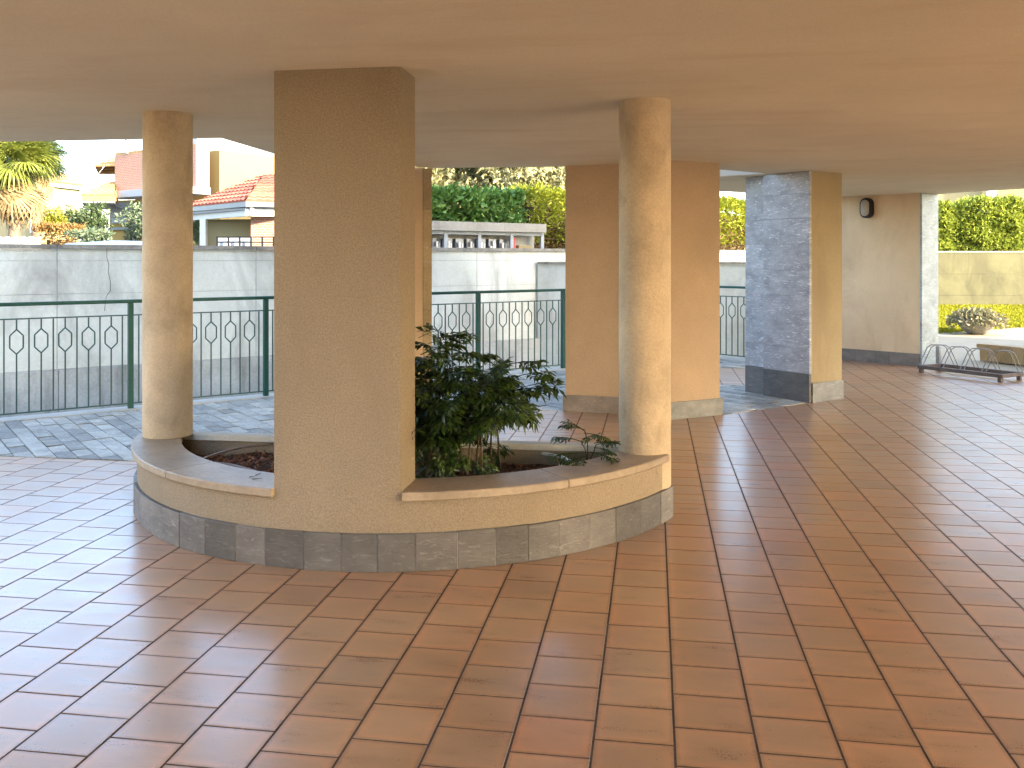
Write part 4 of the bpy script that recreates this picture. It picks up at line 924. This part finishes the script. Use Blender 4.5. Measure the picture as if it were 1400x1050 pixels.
palm('shaded, darker blue green fan palm behind the sunny palm', 50, 25, 212, 1, 'palm_shaded', 0.85, 40, 8)

# ------------------------------------------------------------------ houses across the street
def wall2(p0, p1, z0, z1, th):
    a = Vector((p0.x, p0.y)); b = Vector((p1.x, p1.y)); d = (b - a).normalized(); nn = Vector((-d.y, d.x)) * th
    return MB().prism([tuple(a), tuple(b), tuple(b + nn), tuple(a + nn)], z0, z1)
def zat(py, Z): return EYE + (Y0 - py) * Z / F
def hip_roof(name, parent, corners, r0, r1, mat, course=0.34, wave=0.2, amp=0.03):
    """corners: 4 eave points counter-clockwise from front-left; ridge r0 (left) r1 (right); courses of curved tiles"""
    c = [Vector(v) for v in corners]; r0 = Vector(r0); r1 = Vector(r1)
    slopes = [(c[0], c[1], r0, r1), (c[1], c[2], r1, r1), (c[2], c[3], r1, r0), (c[3], c[0], r0, r0)]
    mb = MB()
    for a, b, ta, tb_ in slopes:
        nrm = (b - a).cross(ta - a + (tb_ - ta) * 0.5)
        nrm = nrm.normalized() if nrm.length else Vector((0, 0, 1))
        if nrm.z < 0: nrm = -nrm
        H_ = ((ta + tb_) / 2 - (a + b) / 2).length; nc_ = max(3, int(H_ / course)); L = (b - a).length; nu = max(8, int(L / wave * 6))
        for k in range(nc_):
            v0, v1 = k / nc_, min(1.0, (k + 1.12) / nc_); vs = []
            for (v, lift) in ((v0, 0.035), (v1, 0.0)):
                pa, pb = a.lerp(ta, v), b.lerp(tb_, v)
                for i in range(nu + 1):
                    p = pa.lerp(pb, i / nu); dist = (p - pa).length + v * (ta - a).dot((b - a).normalized())
                    vs.append(p + nrm * (lift + amp * abs(sin(dist / wave * pi))))
            low = [a.lerp(ta, v0).lerp(b.lerp(tb_, v0), i / nu) for i in range(nu + 1)]
            vs += low
            m = nu + 1
            mb.add(vs, [(i, i + 1, m + i + 1, m + i) for i in range(nu)] + [(2 * m + i, 2 * m + i + 1, i + 1, i) for i in range(nu)])
    ob = mb.build(name, mat, parent, smooth=50); ob['kind'] = 'stuff'
    return ob
def window(parent, p0, p1, z0, z1, glass=None, frame=None, proud=0.03):
    """framed window set into the wall running p0-p1 (seen from the right-hand side of p0 to p1)"""
    a = Vector((p0.x, p0.y)); b = Vector((p1.x, p1.y)); d = (b - a).normalized(); nn = Vector((d.y, -d.x)); L = (b - a).length
    f = MB()
    def bar(s0, s1, za, zb, o0, o1, mb): mb.prism([tuple(a + d * s0 + nn * o0), tuple(a + d * s1 + nn * o0), tuple(a + d * s1 + nn * o1), tuple(a + d * s0 + nn * o1)], za, zb)
    w_ = min(0.09, L * 0.12)
    bar(0, w_, z0, z1, -0.02, proud, f); bar(L - w_, L, z0, z1, -0.02, proud, f); bar(w_, L - w_, z0, z0 + w_, -0.02, proud, f); bar(w_, L - w_, z1 - w_, z1, -0.02, proud, f)
    bar(L / 2 - w_ / 2, L / 2 + w_ / 2, z0 + w_, z1 - w_, -0.02, proud - 0.01, f)
    fo = f.build('window', frame or M['white_paint'], parent)
    g_ = MB(); bar(w_, L - w_, z0 + w_, z1 - w_, 0.002, 0.012, g_); g_.build('pane', glass or M['window_glass'], fo)

# far-left cream house
ha = thing('cream_house', 'cream rendered house with low hip roof behind the palms', 'house', P(80, 330, Z=40))
A_ = P(57, 330, Z=40); B_ = P(109, 330, Z=42.5); Cc = P(-40, 330, Z=43); zt = zat(254, 40)
D_ = B_ + (Cc - A_)
wl_ = MB().prism([tuple(v.to_2d()) for v in (A_, B_, D_, Cc)], 0.3, zt).build('wall', M['cream'], ha)
ct = (A_ + B_ + Cc + D_) / 4
def out(v, k): return Vector((ct.x + (v.x - ct.x) * k, ct.y + (v.y - ct.y) * k, 0))
MB().prism([tuple(out(v, 1.05).to_2d()) for v in (A_, B_, D_, Cc)], zt + 0.002, zt + 0.2).build('gutter', M['grey_paint'], ha)
cs = [out(v, 1.07) + Vector((0, 0, zt + 0.21)) for v in (Cc, A_, B_, D_)]
hip_roof('roof', ha, cs, Vector((ct.x - 0.5, ct.y, zt + 1.5)), Vector((ct.x + 0.5, ct.y, zt + 1.5)), M['rooftile_y'], 0.4, 0.3)
dAC = (A_ - Cc).normalized(); LAC = (A_ - Cc).length
window(ha, A_ - dAC * 0.85, A_ - dAC * 0.15, zat(318, 40.3), zat(289, 40.3), M['shutter'])
window(ha, A_ - dAC * 2.4, A_ - dAC * 1.7, zat(318, 40.3), zat(289, 40.3), M['shutter'])
# pale block far behind
hb_ = thing('pale_block', 'pale far apartment building between the cream house and brick villa', 'building', P(132, 330, Z=80))
a_, b_ = P(108, 330, Z=80), P(157, 330, Z=80)
wall2(a_, b_, 0.3, zat(232, 80), 6).build('wall', M['white'], hb_)
for i in range(3):
    for j in range(3):
        s = 0.12 + 0.3 * i; window(hb_, a_.lerp(b_, s), a_.lerp(b_, s + 0.13), zat(318 - j * 27, 80), zat(303 - j * 27, 80))
# brick villa
vb = thing('brick_villa', 'red brick villa with yellow walls, gutters and ochre roof across the street', 'house', P(215, 330, Z=30))
p0, p1 = P(157, 330, Z=31), P(268, 330, Z=28.5)
bw_ = wall2(p0, p1, zat(263, 31), zat(213, 31), 0.5).build('brick_parapet', M['brick'], vb); uv_wall(bw_)
wall2(p0 + Vector((0, 0, 0)), p1, zat(213, 31) + 0.002, zat(213, 31) + 0.1, 0.55).build('coping', M['rooftile_y'], vb)
dv_ = (p1 - p0).normalized(); nv_ = Vector((-dv_.y, dv_.x, 0))
wall2(p0 - nv_ * 0.35, p1 - nv_ * 0.35, zat(272, 31), zat(263, 31) - 0.002, 0.9).build('balcony_slab', M['white'], vb)
wall2(p0 + nv_ * 0.9 - dv_ * 0.2, p1 + nv_ * 0.9, 0.3, zat(213, 31) - 0.01, 5).build('wall', M['yellow'], vb)
wall2(p0 + nv_ * 1.0 + dv_ * 0.75, p1 + nv_ * 1.0 - dv_ * 1.3, zat(213, 31), zat(170, 31), 3.5).build('upper_wall', M['white'], vb)
wall2(p0 + nv_ * 0.45 - dv_ * 0.28, p0 + nv_ * 0.45, zat(262, 31), zat(228, 31), 2).build('side_wall', M['cream'], vb)
window(vb, p0 + nv_ * 0.42 - dv_ * 0.27, p0 + nv_ * 0.42 - dv_ * 0.02, zat(250, 31), zat(229, 31))
pipe = p0 + dv_ * 0.74 - nv_ * 0.02
MB().tube([(pipe.x, pipe.y, zat(212, 31)), (pipe.x, pipe.y, zat(165, 31))], 0.07, 8).build('downpipe', M['gutter'], vb, smooth=60)
q = p0 - nv_ * 0.1
MB().tube([tuple(P(139, 271, Z=30.4)), tuple(P(141, 276, Z=30.4)), tuple(P(160, 284, Z=30.8)), tuple(P(182, 293, Z=31.4)), tuple(P(183, 330, Z=31.4))], 0.06, 8).build('downpipe', M['gutter'], vb, smooth=60)
# lower roof on the left of the villa
e0, e1_, e2_, e3 = P(112, 269, Z=29.5), P(157, 266, Z=29.5), P(160, 269, Z=33), P(118, 269, Z=34)
for v in (e0, e1_, e2_, e3): v.z = zat(268, 29.5)
hip_roof('roof', vb, [e0, e1_, e2_, e3], P(150, 250, Z=31.5), P(157, 249, Z=31.5), M['rooftile_y'], 0.3, 0.2)
wall2(e0 - Vector((0, 0, 0)), e1_, e0.z - 0.17, e0.z + 0.02, 0.12).build('gutter', M['copper'], vb)
MB().prism([tuple(v.to_2d()) for v in (e0, e1_, e2_, e3)], e0.z - 0.22, e0.z - 0.175).build('soffit', M['white'], vb)
# small upper roof
f0, f1, f2_, f3 = P(130, 228, Z=31.2), P(160, 226, Z=31.0), P(163, 226, Z=34), P(135, 228, Z=34)
for v in (f0, f1, f2_, f3): v.z = zat(227, 31)
hip_roof('roof', vb, [f0, f1, f2_, f3], P(152, 217, Z=32), P(186, 209, Z=33), M['rooftile_y'], 0.3, 0.2)
wall2(P(150, 330, Z=33.4), P(205, 330, Z=33), 0.3, zat(273, 33), 0.4).build('lower_wall', M['yellow'], vb)
for py in (290, 311): wall2(P(148, 330, Z=33.2), P(182, 330, Z=33), zat(py + 3, 33), zat(py, 33), 0.15).build('ledge', M['grey_paint'], vb)
wall2(P(151, 330, Z=33.15), P(180, 330, Z=33.0), zat(305, 33), zat(277, 33), 0.1).build('shutter', M['shutter'], vb)
# white tower house
tw = thing('white_house', 'tall white gabled house behind the tiled pavilion', 'house', P(305, 330, Z=40))
c0 = P(300, 330, Z=38); cl_ = P(225, 330, Z=45); cr = P(352, 330, Z=42); back = cl_ + (cr - c0)
zg = zat(170, 38)
MB().prism([tuple(v.to_2d()) for v in (c0, cr, back, cl_)], 0.3, zat(238, 40)).build('wall', M['white'], tw)
zl_ = zat(237.5, 40)
vs = []
for base in (c0, cl_):
    along = (cr - c0)
    for s, z in ((0, zl_), (1.0, zl_), (0.93, zl_ + 0.5), (0.26, zg), (0, zg)): v = base + along * s; vs.append((v.x, v.y, z))
MB().add(vs, [(0, 1, 2, 3, 4), (9, 8, 7, 6, 5)] + [(i, (i + 1) % 5, 5 + (i + 1) % 5, 5 + i) for i in range(5)]).build('gable_wall', M['white'], tw)
# tiled pavilion
pvn = thing('tiled_pavilion', 'small garden pavilion with red tiled hip roof and brick pier', 'pavilion', P(340, 330, Z=21))
A2 = P(336, 276, Z=20); B2 = P(252, 276, Z=22.4); C2 = P(440, 276, Z=20.6); D2 = B2 + (C2 - A2)
for v in (A2, B2, C2, D2): v.z = 2.77
R1 = P(334, 241, Z=23.5); R2 = P(415, 236, Z=22.6)
hip_roof('roof', pvn, [A2, C2, D2, B2], R2 * 0.35 + R1 * 0.65, R2, M['rooftile'], 0.28, 0.2, 0.035)
for a, b in ((B2, A2), (A2, C2)):
    wall2(a, b, 2.66, 2.775, 0.1).build('gutter', M['gutter'], pvn)
    d_ = (b - a).normalized(); i_ = Vector((-d_.y, d_.x, 0)) * 0.12
    wall2(a + i_ * 1.0, b + i_ * 1.0, 2.46, 2.655, 0.08).build('fascia', M['white_paint'], pvn)
MB().prism([tuple(v.to_2d()) for v in (B2 * 0.98 + D2 * 0.02, A2 * 0.96 + D2 * 0.04, C2 * 0.98 + D2 * 0.02, D2)], 2.60, 2.65).build('soffit', M['white'], pvn)
wall2(P(279, 330, Z=22), P(346, 330, Z=21.8), 0.3, 2.46, 0.2).build('wall', M['cream'], pvn)
wall2(P(273, 330, Z=21.7), P(281, 330, Z=21.7), 0.3, 2.46, 0.15).build('post', M['white_paint'], pvn)
bpier = wall2(P(343, 330, Z=20.5), P(386, 330, Z=20.5), 0.3, 2.46, 0.7).build('brick_pier', M['brick'], pvn); uv_wall(bpier)
fe = thing('wire_fence', 'black metal panel fence in front of the tiled pavilion', 'fence', P(320, 332, Z=20.2))
for i in range(7):
    p = P(297 + i * 15.4, 330, Z=20.1); MB().box((p.x, p.y, 1.15), (0.035, 0.035, 1.7), YAW).build('post', M['black'], fe)
for z in (1.87, 1.99, 1.72): wall2(P(297, 330, Z=20.1), P(390, 330, Z=20.1), z - 0.012, z + 0.012, 0.02).build('rail', M['black'], fe)
wall2(P(297, 330, Z=20.25), P(343, 330, Z=20.25), 0.3, 1.97, 0.03).build('panel', M['shutter'], fe)
# white picket fence far left
pf = thing('picket_fence', 'white picket fence beneath the palms at far left', 'fence', P(20, 330, Z=18.5))
pk = MB().box((0, 0, 0), (0.07, 0.025, 1.6), YAW).mesh('picket'); pk.materials.append(M['white_paint'])
for i in range(22):
    p = P(-60 + i * 5.4 + 0.0, 330, Z=18.5); link('picket', pk, pf, (p.x, p.y, 1.14 + 0.02 * (i % 2)))
wall2(P(-64, 330, Z=18.53), P(56, 330, Z=18.53), 1.70, 1.76, 0.03).build('rail', M['white_paint'], pf)
# shrubs along the street
for (nm, lb, px, Zd, cz, rx, rz, m_, n_) in (
    ('yellow_shrub', 'bright yellow green shrub beside the fan palms', 68, 26, zat(302, 26), 0.42, 0.4, 'shrub_yellow', 1500),
    ('dark_shrub', 'dark slim shrub right of the yellow shrub', 88, 27, zat(300, 27), 0.30, 0.45, 'shrub', 1200),
    ('round_shrub', 'round dark green shrub in front of the brick villa', 124, 25, zat(303, 25), 0.52, 0.5, 'shrub', 2200),
    ('grey_shrub', 'grey green upright shrub left of the left round column', 192, 24, zat(303, 24), 0.55, 0.52, 'shrub_grey', 2400),
    ('low_shrub', 'low dusty green shrub just behind the parked car', 122, 20.5, zat(323, 20.5), 0.42, 0.16, 'shrub_grey', 1200)):
    tree(nm, lb, px, Zd, 0.3, cz, rx, rz, M[m_], n_, 0.10, 0.04, 'shrub')
a_, b_ = P(54, 330, Z=22.5), P(113, 330, Z=22.5)
hedge('autumn_hedge', 'low orange brown autumn hedge along the street', a_, b_, 0.5, 0.3, zat(314, 22.5), M['autumn'], 3500, 0.08, 0.5, wav=0.03)
# leafy tree behind the car gap at right of the left column
tree('bare_shrub', 'dark twiggy shrub at the left edge of the tiled pavilion', 268, 23, 0.3, zat(315, 23), 0.22, 0.4, M['shrub'], 700, 0.08, 0.03, 'shrub')

# ------------------------------------------------------------------ parked car
cc = P(195, 330, Z=16.6); car = thing('parked_car', 'silver blue parked car, only its roof showing above the retaining wall', 'car', (cc.x, cc.y, 0.3))
cr_ = radians(28); cf = Vector((cos(cr_), sin(cr_), 0)); cs_ = Vector((-sin(cr_), cos(cr_), 0))
def cpt(u, v, z): p = Vector((cc.x, cc.y, 0.3)) + cf * u + cs_ * v; return (p.x, p.y, 0.3 + z)
def loft(secs):
    n_ = len(secs[0]); vs = [cpt(*p) for s in secs for p in s]
    fs = [(i * n_ + k, i * n_ + (k + 1) % n_, (i + 1) * n_ + (k + 1) % n_, (i + 1) * n_ + k) for i in range(len(secs) - 1) for k in range(n_)]
    fs += [tuple(range(n_))[::-1], tuple(range((len(secs) - 1) * n_, len(secs) * n_))]
    return MB().add(vs, fs)
body = []
for u, hw_, zb_, zt_ in ((-2.05, 0.70, 0.35, 0.75), (-1.95, 0.80, 0.25, 0.88), (-1.2, 0.86, 0.2, 0.92), (0, 0.87, 0.2, 0.94), (1.0, 0.86, 0.2, 0.92), (1.8, 0.80, 0.22, 0.80), (2.05, 0.68, 0.35, 0.62)):
    body.append([(u, -hw_, zb_), (u, -hw_ - 0.02, (zb_ + zt_) / 2), (u, -hw_ + 0.05, zt_), (u, hw_ - 0.05, zt_), (u, hw_ + 0.02, (zb_ + zt_) / 2), (u, hw_, zb_)])
loft(body).build('body', M['car'], car, smooth=40)
cab = []
for u, hw_, zt_ in ((-1.95, 0.70, 0.90), (-1.55, 0.66, 1.32), (-1.2, 0.62, 1.455), (-0.5, 0.61, 1.50), (0.1, 0.61, 1.49), (0.5, 0.63, 1.42), (1.1, 0.70, 0.93)):
    cab.append([(u, -0.76, 0.90), (u, -hw_ - 0.02, (0.9 + zt_) / 2 + 0.1 * (zt_ - 0.9)), (u, -hw_ + 0.1, zt_), (u, hw_ - 0.1, zt_), (u, hw_ + 0.02, (0.9 + zt_) / 2 + 0.1 * (zt_ - 0.9)), (u, 0.76, 0.90)])
loft(cab).build('glasshouse', M['window_glass'], car, smooth=40)
rf = []
for u, hw_, zt_ in ((-1.55, 0.62, 1.335), (-1.2, 0.60, 1.47), (-0.5, 0.60, 1.52), (0.1, 0.60, 1.51), (0.52, 0.60, 1.43)):
    rf.append([(u, -hw_, zt_ - 0.08), (u, -hw_ + 0.08, zt_), (u, 0, zt_ + 0.015), (u, hw_ - 0.08, zt_), (u, hw_, zt_ - 0.08), (u, 0, zt_ - 0.03)])
loft(rf).build('roof', M['car'], car, smooth=60)
for u in (-1.3, 1.3):
    for v in (-0.80, 0.80):
        c_ = Vector(cpt(u, v, 0.31)); ax = cs_ * 0.1
        wo = MB().tube([c_ - ax, c_ + ax], 0.31, 24).build('tyre', M['tyre'], car, smooth=50)
        MB().tube([c_ - ax * 1.05, c_ + ax * 1.05], 0.19, 18).build('rim', M['rack'], wo, smooth=50)

# ------------------------------------------------------------------ far right building, off-frame bounce villa
fb = thing('cream_building', 'pale cream building beyond the right hedge', 'building', P(1340, 330, Z=55))
a_, b_ = P(1262, 330, Z=55), P(1460, 330, Z=52)
wall2(a_, b_, 0, 11, 8).build('wall', M['cream'], fb)
wall2(P(1349, 330, Z=53.2), P(1364, 330, Z=53.0), 0.5, 10.5, 0.3).build('pilaster', M['shutter'], fb)
lv = thing('bounce_villa', 'unseen ochre villa added beyond the left edge for warm bounce light', 'house', (-15, -8, -1.0))  # unseen villa added to throw warm bounce light on planter and columns
MB().prism([(-20, -14), (-12.5, -14), (-12.0, 0.3), (-20, -7.3)], -1.0, 7.5).build('wall', M['yellow'], lv)
hip_roof('roof', lv, [(-20.4, -14.5, 7.52), (-12.0, -14.5, 7.52), (-11.6, 1.0, 7.52), (-20.4, -7.0, 7.52)], (-16.5, -9.5, 9.2), (-14.5, -7, 9.2), M['rooftile'], 0.45, 0.35)
